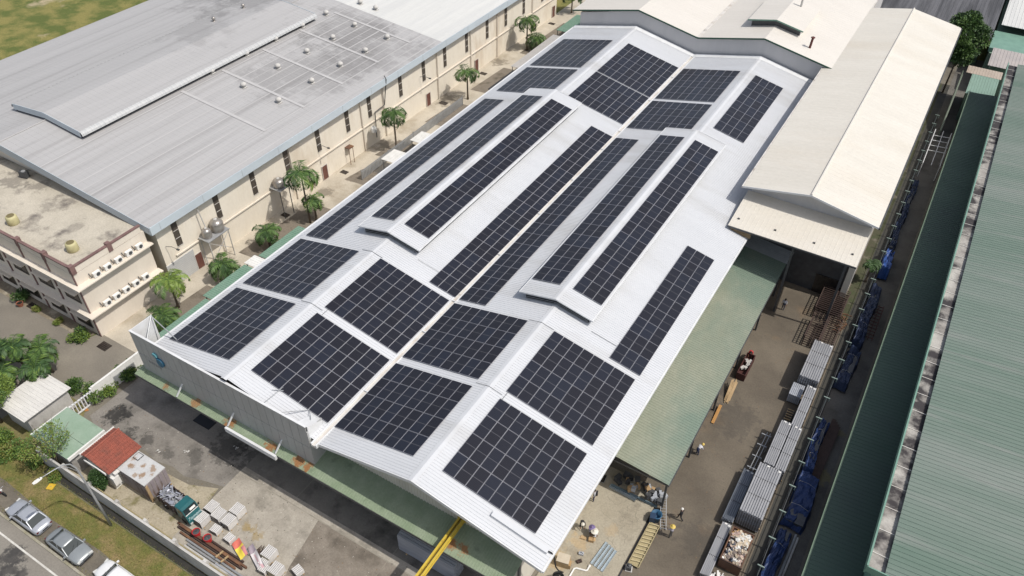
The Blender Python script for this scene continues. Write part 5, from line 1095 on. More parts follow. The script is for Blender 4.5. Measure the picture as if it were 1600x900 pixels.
for s in (-1, 1):
    LP('headlight', MB().box(2.42, 2.47, s*.5-.12, s*.5+.12, .5, .68), M_lens, cab); LP('mirror', MB().obox((2.1, s*(hw+.14), 1.7), (.06, .14, .24)), M_black, cab)
    LP('side_window', MB().box(1.2, 1.75, s*(hw+.004)-.004, s*(hw+.004)+.004, 1.5, 2.1), M_carglass, cab)
    for x in (-1.0, 1.55):
        o = LP('wheel', MB().lathe((0, 0, 0), [(.2, -.1), (.33, -.1), (.34, 0), (.33, .1), (.2, .1)], 16), M_black); o.matrix_local = Matrix.Translation((x, s*.58, .34)) @ Matrix.Rotation(R(90), 4, 'X')
cu = bpy.data.curves.new('lettering', 'FONT'); cu.body = '7omem'; cu.size = .42; cu.extrude = .006; cu.align_x = 'CENTER'; cu.shear = .3
tmp = bpy.data.objects.new('tmp', cu); col.objects.link(tmp); dg_ = bpy.context.evaluated_depsgraph_get(); me = bpy.data.meshes.new_from_object(tmp.evaluated_get(dg_)); bpy.data.objects.remove(tmp)
me.materials.clear(); me.materials.append(mat('pale_lettering', (0.42, 0.55, 0.56), rough=.6)); o = bpy.data.objects.new('lettering', me); col.objects.link(o); o.parent = cab
o.matrix_local = Matrix(((0, -.3, .954, 2.42), (1, 0, 0, 0.0), (0, .954, .3, 1.02), (0, 0, 0, 1)))
# bundles of steel tube on timber bearers; one mesh per kind, copied
M_tube = mat('pale_steel_tube', (0.68, 0.66, 0.64), (0.58, 0.565, 0.55), 2.5, rough=.5, metal=.1, fine=.06); M_tubehole = mat('tube_hole', (0.06, 0.045, 0.03), rough=.9)
def bundle(L, Wd, H, nx, nz, mt, hole, capm):
    t = thing('tube_bundle', 'x', 'tube bundle'); p = Wd/nx; q = (H-.1)/nz; b = MB()
    for i in range(nx):
        for k in range(nz):
            x0, z0 = -Wd/2+i*p, .1+k*q
            if 0 < i < nx-1 and k < nz-1: 
                b.add([(x0+.01, s*L/2, z0) for s in (-1,)]+[(x0+p-.01, -L/2, z0), (x0+p-.01, -L/2, z0+q-.01), (x0+.01, -L/2, z0+q-.01)], [(0, 1, 2, 3)]); 
            else: b.box(x0+.024, x0+p-.024, -L/2, L/2, z0, z0+q-.012)
    b.box(-Wd/2+.03, Wd/2-.03, -L/2+.02, L/2-.02, .1, H-.05, 1)
    for i in range(nx):
        for k in range(nz):
            x0, z0 = -Wd/2+i*p, .1+k*q
            for s in (-1, 1): y = s*(L/2+.002); b.add([(x0+.14*p, y, z0+.14*q), (x0+.86*p, y, z0+.14*q), (x0+.86*p, y, z0+.86*q), (x0+.14*p, y, z0+.86*q)], [(0, 1, 2, 3)], 2)
    o = obj('tubes', b, [mt, M_tubehole, hole], None, recalc=False); o.parent = t
    b = MB()
    for y in (-L*.33, L*.33): b.box(-Wd/2-.03, Wd/2+.03, y-.05, y+.05, 0, .1)
    o = obj('bearer', b, M_wood, None); o.parent = t
    return t
GB = 'bundles of pale steel tube in the front yard'
yb_ = mat('yellow_tube_end', (0.42, 0.34, 0.14), rough=.7)
protoA = bundle(1.05, .95, .92, 6, 4, M_tube, M_tubehole, None); protoY = bundle(1.05, .98, .92, 6, 4, M_tube, yb_, None); protoS = bundle(.72, .8, .6, 5, 3, M_tube, M_tubehole, None)
def put(o, first, loc, rz, label, g=GB):
    if first: o.location = loc; o.rotation_euler.z = rz; tag(o, label, None, g)
    else: place_copy(o, loc, rz, label, g)
A_ = [(-8.45, -9.9, 0, 0, 'pale tube bundle behind the lorry cab, farthest up the yard in the left row'), (-7.4, -10.1, 0, 0.02, 'pale tube bundle in the middle of the stack group'), (-6.2, -10.1, 0, 0, 'pale tube bundle at the right of the group with dark open ends'), (-8.4, -11.15, 0, 0, 'pale tube bundle right beside the lorry front')]
for i, (x, y, z, a, l) in enumerate(A_): put(protoA, i == 0, (x, y, z), a, l)
for i, (x, y, z, a, l) in enumerate([(-6.35, -8.95, 0, 0, 'pale tube bundle with yellowish ends at the upper right of the group'), (-1.05, -10.55, 0, .02, 'small pale bundle with yellowish ends nearest the brown slab'), (.5, -11.35, 0, .02, 'pale bundle with bright yellow ends nearest the bottom of the yard')]):
    put(protoY, i == 0, (x, y, z), a, l)
for i, (x, y, z, a, l) in enumerate([(-6.7, -11.2, 0, .05, 'low loose bundle of pale tubes between the red tubs and the group'), (-5.05, -11.2, 0, -.05, 'low bundle of pale tubes touching the red and yellow banner'), (-.95, -11.3, 0, .04, 'low tube bundle beside the pink board'), (1.95, -10.4, 0, -.25, 'lone low bundle of tubes lying on the brown slab'), (-.55, -11.75, 0, .04, 'low tube bundle at the foot of the pink board, by the bigger bundles')]):
    put(protoS, i == 0, (x, y, z), a, l)
# litter and a dark mat on the yard
r = random.Random(51)
for i, (px, py, lab) in enumerate(((246, 706, 'crumpled pale litter bag beside the red tiled guard house'), (291, 706, 'small scrap of white litter in the middle of the asphalt yard'), (368, 700, 'scrap of white litter in the shade of the canopy'), (136, 642, 'orange and red junk heap at the corner of the green flat roof'))):
    p = W(px, py, 0); t = thing('litter', lab, 'litter', p); b = MB()
    for k in range(6): b.obox((p.x+r.uniform(-.22, .22), p.y+r.uniform(-.18, .18), .05+r.uniform(0, .05)), (r.uniform(.06, .2), r.uniform(.05, .16), .03), r.uniform(0, 3), 0, r.uniform(-.4, .4), r.uniform(-.4, .4))
    obj('pieces', b, M_dirtywhite if i < 3 else mat('orange_junk', (0.42, 0.12, 0.05), (0.45, 0.30, 0.06), 3, rough=.8), t)
p = W(322, 657, 0); t = thing('dark_mat', 'dark rectangular mat on the asphalt at the canopy edge', 'mat', p); obj('mat_sheet', MB().obox((p.x, p.y, .03), (2.1, 1.3, .05)), mat('navy_mat', (0.018, 0.022, 0.032), rough=.7), t); obj('mat_edge', MB().obox((p.x, p.y, .015), (2.2, 1.4, .03)), M_black, t)
# rusty beams and grey pipes along the wall
bm_ = thing('beam_stack', 'stack of long rusty steel beams lying along the boundary wall', 'beam stack', (-6, -12.5, 0), 'steel stock along the wall')
for i, (y, z, m_) in enumerate(((-12.35, .12, M_rust), (-12.62, .12, M_rustdark), (-12.5, .36, M_rust), (-12.9, .12, M_rust))):
    b = MB(); x0, x1 = -10.2+.3*i, -2.0-.25*i
    b.box(x0, x1, y-.09, y+.09, z+.09, z+.11); b.box(x0, x1, y-.09, y+.09, z-.11, z-.09); b.box(x0, x1, y-.012, y+.012, z-.09, z+.09); obj('beam', b, m_, bm_)
pp = thing('pipe_row', 'grey and rusty pipes lying in a row against the boundary wall', 'pipe row', (-5, -13.2, 0), 'steel stock along the wall')
for i, (y, x0, x1, m_) in enumerate(((-13.1, -8.3, -1.5, M_steel), (-13.35, -7.9, -4.6, M_steel), (-13.4, -4.5, -.5, M_slate), (-13.6, -8, -1, M_dirtywhite), (-12.1, -6.6, -2.6, M_rustdark))): obj('pipe', MB().tube((x0, y, .13), (x1, y, .13), .1, n=8), m_, pp)
for i, (x, y) in enumerate(((-4.6, -12.75), (-3.9, -12.85))):
    w_ = thing('timber_offcut', 'pale timber offcut on the rusty beams, '+('left one' if i == 0 else 'right one'), 'timber', (x, y, .42), 'timber offcuts on the beams'); obj('block', MB().obox((x, y, .54), (.14, .75, .1), -.15), M_wood, w_); obj('strap', MB().obox((x, y, .595), (.15, .05, .01), -.15), M_darksteel, w_)
for i, (x, y) in enumerate(((-7.75, -12.35), (-6.5, -12.25))):
    tb = thing('red_tub', 'open red drum with scrap and shade painted dark inside, '+('the left one, nearer the lorry' if i == 0 else 'the right one, nearer the banner'), 'tub', (x, y, .23), 'red drums on the rusty beams')
    obj('drum', MB().lathe((x, y, .25), [(.27, 0), (.31, .25), (.34, .55), (.32, .55), (.30, .42), (.1, .38)], 18), M_red, tb, smooth=False); b = MB(); r = random.Random(i)
    for k in range(12): b.obox((x+r.uniform(-.14, .14), y+r.uniform(-.14, .14), .7+r.uniform(-.05, .08)), (.22, .06, .05), r.uniform(0, 3), 0, r.uniform(-.4, .4))
    b.lathe((x, y, .62), [(.315, 0), (.315, .1), (.1, .14)], 14); obj('scrap', b, M_darksteel, tb); obj('rim', MB().lathe((x, y, .79), [(.33, 0), (.36, 0), (.36, .03), (.33, .03), (.33, 0)], 18, caps=False), M_red, tb)  # dark disc and scrap fill paint the shade inside the drum
def cloth(name, label, c, L, Wd, rz, tilt, mats, cuts, grp=None, seed=1):
    t = thing(name, label, 'banner', c, grp, rz); r = random.Random(seed); b = MB(); nx, ny = 14, 5
    for i in range(nx+1):
        for j in range(ny+1):
            u, v = i/nx, j/ny; b.v.append(((u-.5)*L, (v-.5)*Wd, .15+u*tilt+.05*math.sin(u*9+v*3)+.05*math.sin(v*7+u*4)+.35*v))
    for i in range(nx):
        for j in range(ny):
            a = i*(ny+1)+j; b.f.append((a, a+ny+1, a+ny+2, a+1)); u, v = (i+.5)/nx, (j+.5)/ny; b.m.append(cuts(u, v))
    o = obj('sheet', b, mats, None, smooth=True, recalc=False); o.parent = t
    f = MB(); f.beam((-L/2, -Wd/2, .08), (L/2, -Wd/2, .08+tilt), .05, .05); f.beam((-L/2, Wd/2, .45), (L/2, Wd/2, .45+tilt), .05, .05); f.beam((-L/2+.1, Wd/2, 0), (-L/2+.1, Wd/2, .45), .05, .05); f.beam((L/2-.1, Wd/2, 0), (L/2-.1, Wd/2, .45+tilt), .05, .05)
    o = obj('frame', f, M_steel, None); o.parent = t; return t
cloth('banner', 'crumpled red and yellow banner lying among the tube bundles', (-3.6, -11.45, 0), 1.9, .75, -.35, .15, [mat('banner_red', (0.62, 0.16, 0.12), rough=.7), mat('banner_yellow', (0.78, 0.62, 0.08), rough=.7), mat('banner_pink', (0.55, 0.22, 0.22), rough=.7)], lambda u, v: (2 if v > .62 and u > .5 else (1 if u > .35 else 0)))
cloth('sign_board', 'long pink and white sign board leaning beside the tube bundles', (-1.85, -11.35, 0), 2.7, .55, -.40, .25, [mat('board_pink', (0.62, 0.40, 0.42), rough=.6), mat('board_white', (0.66, 0.62, 0.62), rough=.6), mat('board_mauve', (0.36, 0.30, 0.34), rough=.7)], lambda u, v: (2 if u < .28 else (0 if (.4 < v < .7 and u > .35) or u > .85 else 1)), seed=3)
b = MB(); r = random.Random(4)
for i in range(14): b.obox((-1.9+r.uniform(-.5, .5), -10.6+r.uniform(-.35, .35), .1+r.uniform(0, .3)), (r.uniform(.4, .8), .05, .05), r.uniform(1.2, 1.9), 0, r.uniform(-.2, .2))
t = thing('rod_heap', 'heap of dark rusty rods between the pink board and the small bundles', 'scrap heap', (-1.9, -10.6, 0)); obj('rods', b, M_rustdark, t)
# stack of blue-grey sheets under the canopy edge
st_ = thing('sheet_stack', 'tall stack of blue-grey steel sections under the right end of the front canopy', 'steel stack', (10.6, -3.9, 0))
b = MB(); r = random.Random(6)
for k in range(11):
    z = .12+k*.205
    for j in range(5): x0 = 7.75+r.uniform(0, .06); y = -4.35+j*.26; b.box(x0, x0+5.75, y, y+.22, z, z+.14)
obj('sections', b, M_slate, st_)
for x in (8.6, 10.6, 12.7): obj('bearer', MB().box(x-.06, x+.06, -4.45, -3.0, 0, .115), M_wood, st_)
# yellow crane beam
cr = thing('crane_runway', 'bright yellow crane beam running out from the gable over the green canopy', 'crane', (13.1, -7, 0))
for x in (12.97, 13.33):
    b = MB(); b.box(x-.085, x+.085, -12.6, -2.2, 6.62, 6.68); b.box(x-.07, x+.07, -12.6, -2.2, 6.22, 6.27); b.box(x-.03, x+.03, -12.6, -2.2, 6.27, 6.62); obj('beam', b, M_yellow, cr)
obj('post', MB().box(12.95, 13.35, -12.6, -12.3, 0, 6.2), M_yellow, cr); obj('wall_bracket', MB().box(12.7, 13.6, -2.34, -2.24, 6.1, 6.9), M_yellow, cr)
b = MB()
for k in range(5): y = -3-k*2.0; obj('tie_bar', MB().box(13.0, 13.3, y-.03, y+.03, 6.3, 6.36), M_yellow, cr)
rx = thing('rusty_rod_rack', 'rack of short rusty rods under the canopy edge beside the yellow beam', 'rack', (14.3, -5.4, 0)); b = MB(); r = random.Random(8)
for i in range(22): x = 13.5+i*.09; b.tube((x, -5.6, .9+r.uniform(0, .4)), (x+r.uniform(-.1, .1), -4.9, 1.1+r.uniform(0, .4)), .035, n=6)
obj('rods', b, M_rust, rx); obj('rack_frame', MB().box(13.4, 15.6, -5.3, -5.2, 0, .95).box(13.4, 13.5, -5.6, -4.9, 0, .9).box(15.5, 15.6, -5.6, -4.9, 0, .9), M_darksteel, rx)

# ------------------------------------------------------------------ right apron: crate, pipe, steel lengths, ladder, frame
c_ = thing('cream_crate', 'cream crate with pale lid beside the thick black cable', 'crate', (20.4, 1.75, .12)); obj('box', MB().obox((20.4, 1.75, .52), (1.02, .82, .78), .22), M_wood, c_); obj('lid', MB().obox((20.36, 1.75, .94), (1.06, .86, .05), .22), mat('pale_lid', (0.50, 0.44, 0.35), (0.42, 0.36, 0.28), 2, rough=.8), c_)
obj('side_box', MB().obox((20.98, 1.75, .42), (.2, .5, .5), .22), M_card, c_)
ch = thing('cable_coil', 'heap of black cable at the roof corner beside the cream crate', 'cable', (20.6, .6, .12)); b = MB()
for k in range(6): b.path([(20.6+(.45-.05*k)*math.cos(a*.5)+.05*k, .5+(.4-.04*k)*math.sin(a*.5), .17+.05*k) for a in range(13)], .045, 6)
obj('coil', b, M_black, ch)
wp = thing('white_pipe', 'bent white plastic pipe lying on the apron near the bottom edge', 'pipe', (21.8, 1.7, .12)); obj('pipe', MB().path([(21.4, .3, .2), (21.4, 1.75, .2), (21.55, 1.9, .2), (22.3, 2.1, .2), (22.4, 2.2, .2), (22.4, 2.6, .2)], .075, 8), M_plain_white, wp); obj('collar', MB().tube((22.4, 2.5, .2), (22.4, 2.72, .2), .1, n=10), M_plain_white, wp)
M_gal = mat('new_galvanised', (0.40, 0.46, 0.50), (0.34, 0.40, 0.43), 1.5, rough=.4, metal=.3)
def channel(p, q, w, h, label, g='galvanised channels on the apron'):
    p = Vector(p); q = Vector(q); t = thing('steel_channel', label, 'steel channel', (p+q)/2, g); d = (q-p).normalized(); s = Vector((-d.y, d.x, 0))
    b = MB(); b.beam(p, q, w, .02); obj('web', b, M_gal, t)
    for k in (-1, 1): b = MB(); b.beam(p+s*k*w/2+Vector((0, 0, h/2)), q+s*k*w/2+Vector((0, 0, h/2)), .025, h); obj('flange', b, M_gal, t)
nm = ('leftmost, nearest the seated workers', 'second from the left', 'third from the left', 'rightmost, nearest the yellow mesh frame')
for i in range(4): channel((22.45+i*.34, 2.9-.05*i, .16), (22.7+i*.33, 5.4-.1*i, .16), .22, .08, 'long galvanised channel on the apron, '+nm[i]+' of the four')
channel((20.4, 10.72, .16), (23.05, 10.55, .16), .34, .12, 'wide pair of galvanised channels lying crosswise below the green lean-to end')
bp_ = thing('spare_panel', 'dark spare solar panel lying on the apron beside the roof edge', 'solar panel', (19.5, 11.1, .12)); obj('glass', MB().obox((19.5, 11.1, .17), (.5, .85, .03), .1), M_dark, bp_); obj('frame', MB().obox((19.5, 11.1, .155), (.55, .9, .03), .1), M_steel, bp_)
bb = thing('blue_bin', 'blue plastic bin by the apron edge between ladder and yellow frame', 'bin', (25.35, 9.75, 0)); obj('bin', MB().lathe((25.35, 9.75, 0), [(.38, 0), (.46, .75), (.50, .8), (.50, .86), (.42, .86), (.38, .3)], 16), mat('blue_plastic', (0.025, 0.10, 0.19), (0.02, 0.075, 0.15), 2, rough=.5), bb, smooth=True); b = MB(); b.obox((25.15, 9.4, .5), (.5, .6, .9), .3); obj('lid', b, mat('navy_lid', (0.012, 0.035, 0.08), rough=.6), bb)
ld = thing('ladder', 'steel ladder lying slantwise on the yard beside the blue bin', 'ladder', (25.6, 10.5, 0)); p0, p1 = Vector((25.05, 12.0, .9)), Vector((26.35, 9.1, .1)); d = (p1-p0).normalized(); s = Vector((-d.y, d.x, 0)).normalized()*.24
for k in (-1, 1): obj('rail', MB().beam(p0+s*k, p1+s*k, .05, .09), M_steel, ld)
b = MB()
for i in range(13): c = p0.lerp(p1, (i+.5)/13); b.tube(c-s, c+s, .022, n=6)
obj('rungs', b, M_steel, ld)
yf = thing('yellow_mesh_frame', 'long pale yellow frame with cross bars lying along the apron edge', 'frame', (25.5, 6.9, 0)); b = MB()
b.box(25.05, 25.12, 4.6, 9.1, .22, .3); b.box(25.95, 26.02, 4.6, 9.1, .22, .3); b.box(25.05, 26.02, 4.55, 4.62, .22, .3); b.box(25.05, 26.02, 9.05, 9.12, .22, .3); obj('frame', b, M_paleyellow, yf)
obj('mesh_sheet', MB().box(25.12, 25.95, 4.62, 9.05, .10, .13), M_paleyellow, yf); b = MB()
for k in range(11): y = 4.9+k*.4; b.beam((25.1, y, .32), (25.95, y+.25, .28), .05, .05)
obj('bars', b, mat('pale_bar', (0.52, 0.44, 0.26), rough=.7), yf)
be = thing('black_engine', 'small black engine unit at the lower end of the yellow frame', 'machine', (25.3, 4.2, 0)); obj('engine', MB().obox((25.3, 4.2, .3), (.4, .45, .5), .3).lathe((25.3, 4.2, .55), [(.14, 0), (.14, .12), (.05, .16)], 10), M_darksteel, be); obj('base', MB().obox((25.3, 4.2, .04), (.6, .55, .06), .3), M_dirtywhite, be)
sm_ = random.Random(14)
for i, (px, py, lab) in enumerate(((908, 866, 'small dark toolbag on the apron right of the cream crate'), (905, 878, 'small brown tool case lying below the dark toolbag'))):
    p = W(px, py, .12); t = thing('tool_bag', lab, 'bag', p); obj('bag', MB().obox((p.x, p.y, p.z+.12), (.42, .26, .22), .6*i+.3), M_slate if i == 0 else M_rustdark, t); obj('strap', MB().path([(p.x-.15, p.y, p.z+.23), (p.x, p.y, p.z+.36), (p.x+.15, p.y, p.z+.23)], .02, 5), M_black, t)
# clutter under the near end of the green lean-to
cl = thing('stored_clutter', 'jumble of dark boxes, wheels and timber stored under the lean-to end', 'clutter heap', (22.8, 11.6, 0)); r = random.Random(15); b = MB()
for i in range(34): b.obox((r.uniform(20.6, 25.1), r.uniform(11.0, 12.4), r.uniform(.2, .9)), (r.uniform(.2, .8), r.uniform(.2, .6), r.uniform(.15, .7)), r.uniform(0, 3), r.choice([0, 0, 1, 2]))
obj('boxes', b, [M_darksteel, M_card, M_slate], cl); obj('tarp_strip', MB().box(20.5, 25.0, 10.75, 10.95, .12, .3), mat('blue_strip', (0.12, 0.17, 0.2), rough=.6), cl)

# ------------------------------------------------------------------ right yard: long tube stacks, skip, frames, tarpaulins, fence
def longstack(label, x0, x1, y0, y1, H, n, m_, z0=.25, grp='long silver tube stacks by the side fence'):
    t = thing('tube_stack', label, 'tube stack', ((x0+x1)/2, (y0+y1)/2, 0), grp); p = (x1-x0)/n; b = MB(); r = random.Random(int(y0*10))
    for i in range(n):
        e = r.uniform(-.05, .05); x = x0+(i+.5)*p; h_ = r.uniform(-.008, .008)
        b.box(x-p*.35, x+p*.35, y0+e, y1+e, H-.14+h_, H+h_)
    obj('top_tubes', b, m_, t)
    b = MB(); nz = max(2, int((H-z0-.15)/.16)); q = (H-z0-.15)/nz
    for k in range(nz): b.box(x0+.012, x1-.012, y0+r.uniform(0, .04), y1-r.uniform(0, .04), z0+k*q, z0+(k+1)*q-.02)
    for k in range(nz):
        for i in range(n): x = x0+(i+.5)*p; b.box(x-p*.3, x+p*.3, y0-.012, y0-.006, z0+k*q+.03, z0+(k+1)*q-.05, 1)
    obj('lower_tubes', b, [M_slate, M_tubehole], t)
    b = MB()
    for y in (y0+.5, (y0+y1)/2, y1-.5): b.box(x0-.05, x1+.05, y-.06, y+.06, 0, z0)
    obj('bearer', b, M_wood, t); b = MB()
    for y in (y0+(y1-y0)*.36, y0+(y1-y0)*.7): b.box(x0-.015, x1+.015, y-.02, y+.02, z0, H+.012)
    obj('strap', b, M_darksteel, t)
    for (x, y) in ((x0+(x1-x0)*.4, y1-.12), (x1-.18, y1-.2)): obj('paper_tag', MB().box(x-.1, x+.1, y-.08, y+.08, H+.012, H+.02), M_plain_white, t)
    return t
M_sil = mat('silver_tube', (0.40, 0.40, 0.41), (0.33, 0.33, 0.34), 2.0, rough=.45, metal=.3, stretch=(1, .3, 1))
M_dim = mat('dull_blue_tube', (0.16, 0.175, 0.20), (0.12, 0.135, 0.16), 1.6, rough=.4, metal=.4, stretch=(1, .3, 1))
longstack('silver tube stack nearest the rusty frames, topmost in the picture', 31.55, 33.5, 31.15, 37.0, 2.4, 9, M_sil)
longstack('narrow silver tube stack just below the topmost one', 32.62, 33.55, 24.6, 30.4, 2.2, 5, M_sil)
longstack('silver tube stack with pale tags, left of a pair beside the yard', 31.7, 32.7, 19.0, 24.7, 2.2, 6, M_sil)
longstack('silver tube stack, right of the pair, against the fence', 32.78, 33.72, 18.9, 24.6, 2.2, 5, M_sil)
longstack('widest silver tube stack with ten bright tubes, below the pair', 31.45, 33.5, 12.95, 18.7, 2.35, 10, M_sil)
longstack('low dull blue tube stack left of the widest silver stack', 30.35, 31.35, 12.4, 18.4, .95, 6, M_dim)
longstack('low bright silver tubes left of the rubbish skip', 30.55, 31.38, 6.6, 12.2, .75, 6, M_sil, .15)
dk_ = thing('dark_tube_stack', 'dark tube stack in shadow between the topmost and the narrow silver stacks', 'tube stack', (32.0, 29.9, 0)); b = MB()
for k in range(7):
    for i in range(7): b.box(31.3+i*.17, 31.44+i*.17, 29.2, 31.0, .2+k*.16, .34+k*.16)
obj('tubes', b, M_slate, dk_); obj('bearer', MB().box(31.25, 32.5, 29.5, 29.6, 0, .2).box(31.25, 32.5, 30.6, 30.7, 0, .2), M_wood, dk_)
sk = thing('rubbish_skip', 'rusty skip heaped with white and brown rubbish', 'skip', (32.4, 10.0, 0)); b = MB(); b.box(31.6, 33.35, 8.4, 11.7, .1, .2)
for (a0, a1, c0, c1) in ((31.55, 31.65, 8.4, 11.7), (33.3, 33.4, 8.4, 11.7), (31.55, 33.4, 8.3, 8.4), (31.55, 33.4, 11.7, 11.8)): b.box(a0, a1, c0, c1, .1, 1.35)
obj('body', b, M_rust, sk); b = MB(); b.box(31.5, 33.45, 8.25, 8.32, 1.3, 1.42); b.box(31.5, 33.45, 11.78, 11.85, 1.3, 1.42); obj('rim', b, M_rustdark, sk)
r = random.Random(19); b = MB()
for i in range(230):
    x, y = r.uniform(31.75, 33.2), r.uniform(8.5, 11.6); z = 1.15+.35*math.sin((x-31.6)/1.8*3.14)*math.sin((y-8.3)/3.5*3.14)+r.uniform(-.05, .1)
    mi = r.choice([0, 0, 1]) if y > 10.2 and x > 32.3 else (r.choice([2, 3]) if y > 10.9 else r.choice([0, 1, 1, 3, 4, 5]))
    b.obox((x, y, z), (r.uniform(.12, .42), r.uniform(.1, .3), r.uniform(.03, .2)), r.uniform(0, 3.1), mi, r.uniform(-.6, .6), r.uniform(-.6, .6))
b.box(31.7, 33.25, 8.45, 11.65, .2, 1.1, 4); obj('rubbish', b, [M_plain_white, mat('rag_cream', (0.50, 0.42, 0.32), rough=.9), mat('rag_tan', (0.42, 0.26, 0.08), rough=.9), mat('rag_pink', (0.48, 0.36, 0.31), rough=.9), mat('rag_grey', (0.22, 0.18, 0.16), rough=.9), mat('rag_blue', (0.06, 0.07, 0.1), rough=.9)], sk)
ww = thing('white_offcuts', 'scatter of bright white strips at the foot of the rubbish skip', 'offcuts', (31.6, 6.6, 0)); b = MB(); r = random.Random(23)
for i in range(26): b.obox((31.75+r.uniform(-.5, .55), 6.4+r.uniform(-.9, .8), .12+r.uniform(0, .4)), (r.uniform(.06, .16), r.uniform(.7, 1.5), .05), r.uniform(-.35, .35), 0, 0, r.uniform(-.15, .15))
obj('strips', b, M_plain_white, ww)
# rusty lattice frames: stacks of ladder-like panels
def cage(label, x0, x1, y0, y1, H, nb):
    t = thing('rusty_frame_stack', label, 'steel frames', ((x0+x1)/2, (y0+y1)/2, 0), 'rusty frame stacks below the cream lean-to'); nl = 3
    for k in range(nl):
        z = .3+(H-.3)*k/(nl-1); b = MB()
        for x in (x0, x1): b.box(x-.045, x+.045, y0, y1, z-.04, z+.04)
        for i in range(nb): y = y0+(y1-y0)*i/(nb-1); b.box(x0, x1, y-.035, y+.035, z-.03, z+.03)
        obj('panel', b, M_rustdark, t)
    for x in (x0, x1):
        for y in (y0, (y0+y1)/2, y1): obj('leg', MB().box(x-.05, x+.05, y-.05, y+.05, 0, H), M_rustdark, t)
cage('rusty frame stack at the upper left, nearest the dark doorway', 30.2, 31.6, 43.2, 48.0, 1.6, 15); cage('rusty frame stack at the upper right, nearest the small palm', 31.75, 33.0, 42.9, 47.7, 1.6, 15)
cage('rusty frame stack at the lower left, above the topmost tube stack', 30.4, 31.9, 38.1, 42.4, 1.5, 13); cage('rusty frame stack at the lower right, above the topmost tube stack', 32.05, 33.4, 38.3, 42.6, 1.5, 13)
t = thing('frame_offcuts', 'tangle of rusty offcuts between the frames and the fence', 'scrap heap', (33.4, 43.6, 0)); b = MB(); r = random.Random(31)
for i in range(22): b.obox((33.4+r.uniform(-.35, .35), 43.5+r.uniform(-1.8, 1.8), r.uniform(.1, .7)), (r.uniform(.4, 1.2), .07, .07), r.uniform(0, 3.1), 0, r.uniform(-.3, .3))
obj('offcuts', b, mat('orange_rust', (0.19, 0.095, 0.05), (0.13, 0.07, 0.04), 2, rough=.9), t)
# fence with bracket posts
fe = thing('bracket_fence', 'long fence of bracket posts between the right yard and the shaded lane', 'fence', (34.72, 55, 0)); b = MB()
for z in (.6, 1.2, 1.75): b.box(34.70, 34.74, 4, 99, z-.02, z+.02)
obj('rail', b, M_darksteel, fe); obj('mesh_panel', MB().box(34.60, 34.62, 4, 99, 0, .55), M_darksteel, fe)
b = MB(); b.box(-.06, .06, -.06, .06, 0, 1.95); b.box(-.3, .3, -.05, .05, 1.88, 1.97); b.box(.2, .3, -.05, .05, 1.5, 1.9); pm = None; y = 6.0
while y < 98:
    if pm is None: o = obj('post', b, mat('pale_green_post', (0.22, 0.28, 0.25), rough=.6), None); pm = o.data
    else: o = bpy.data.objects.new('post', pm); col.objects.link(o)
    o.parent = fe; o.location = Vector((34.72, y, 0))-fe.location; y += 3.0
# blue tarpaulins over racks
def tarp(label, x0, x1, y0, y1, H, seed, m_=None):
    t = thing('tarpaulin', label, 'tarpaulin', ((x0+x1)/2, (y0+y1)/2, 0), 'blue tarpaulins along the side fence'); r = random.Random(seed); nx, ny = 10, max(10, int((y1-y0)*3)); b = MB(); ph = [r.uniform(0, 6) for _ in range(8)]
    for j in range(ny+1):
        for i in range(nx+1):
            u, v = i/nx, j/ny; e = min(1, math.sin(math.pi*u)*3.2)*min(1, math.sin(math.pi*v)*9+.05)
            stp = 1-.28*(math.sin(v*(y1-y0)*.55+ph[6]) > .2)-.22*(u > .55)*(math.sin(v*(y1-y0)*.4+ph[7]) > -.2)
            z = H*stp*(e**.6)*(1+.10*math.sin(v*(y1-y0)*1.3+ph[0])+.07*math.sin(v*(y1-y0)*3.7+u*5+ph[1]))+.06*math.sin(u*17+v*9+ph[2])*e+.09*r.uniform(-1, 1)*e
            x = x0+(x1-x0)*u+.10*math.sin(v*(y1-y0)*.9+ph[3])+.04*math.sin(v*(y1-y0)*4+ph[4]); b.v.append((x, y0+(y1-y0)*v+.07*math.sin(u*6+ph[5]), max(.03, z)))
    for j in range(ny):
        for i in range(nx): a = j*(nx+1)+i; b.f.append((a, a+1, a+nx+2, a+nx+1)); b.m.append(0)
    o = obj('cover', b, m_ or M_blue, t, smooth=False, recalc=False)
    obj('rack', MB().box(x0+.2, x1-.2, y0+.3, y1-.3, .02, H*.6), M_darksteel, t)
    for k in range(2): y = y0+(y1-y0)*(k+.7)/2.3; obj('rope', MB().path([(x0+.02, y, .1), (x0+.25, y, H*.95), ((x0+x1)/2, y, H*1.02), (x1-.25, y, H*.8), (x1-.02, y, .1)], .014, 4), M_dirtywhite, t)
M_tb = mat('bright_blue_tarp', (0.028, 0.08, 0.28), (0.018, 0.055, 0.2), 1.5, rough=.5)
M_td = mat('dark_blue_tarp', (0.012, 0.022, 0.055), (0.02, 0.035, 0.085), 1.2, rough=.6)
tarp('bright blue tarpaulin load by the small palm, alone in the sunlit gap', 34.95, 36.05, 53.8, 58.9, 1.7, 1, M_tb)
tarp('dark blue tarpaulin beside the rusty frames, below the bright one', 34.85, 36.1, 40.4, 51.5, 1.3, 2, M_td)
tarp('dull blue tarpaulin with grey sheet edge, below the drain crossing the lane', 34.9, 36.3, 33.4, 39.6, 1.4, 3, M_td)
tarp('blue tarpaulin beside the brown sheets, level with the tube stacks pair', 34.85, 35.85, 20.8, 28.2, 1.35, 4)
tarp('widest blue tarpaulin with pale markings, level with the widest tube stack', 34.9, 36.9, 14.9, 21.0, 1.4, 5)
tarp('blue tarpaulin nearest the bottom edge, beside the rubbish skip', 34.9, 36.1, 6.2, 14.4, 1.3, 6)
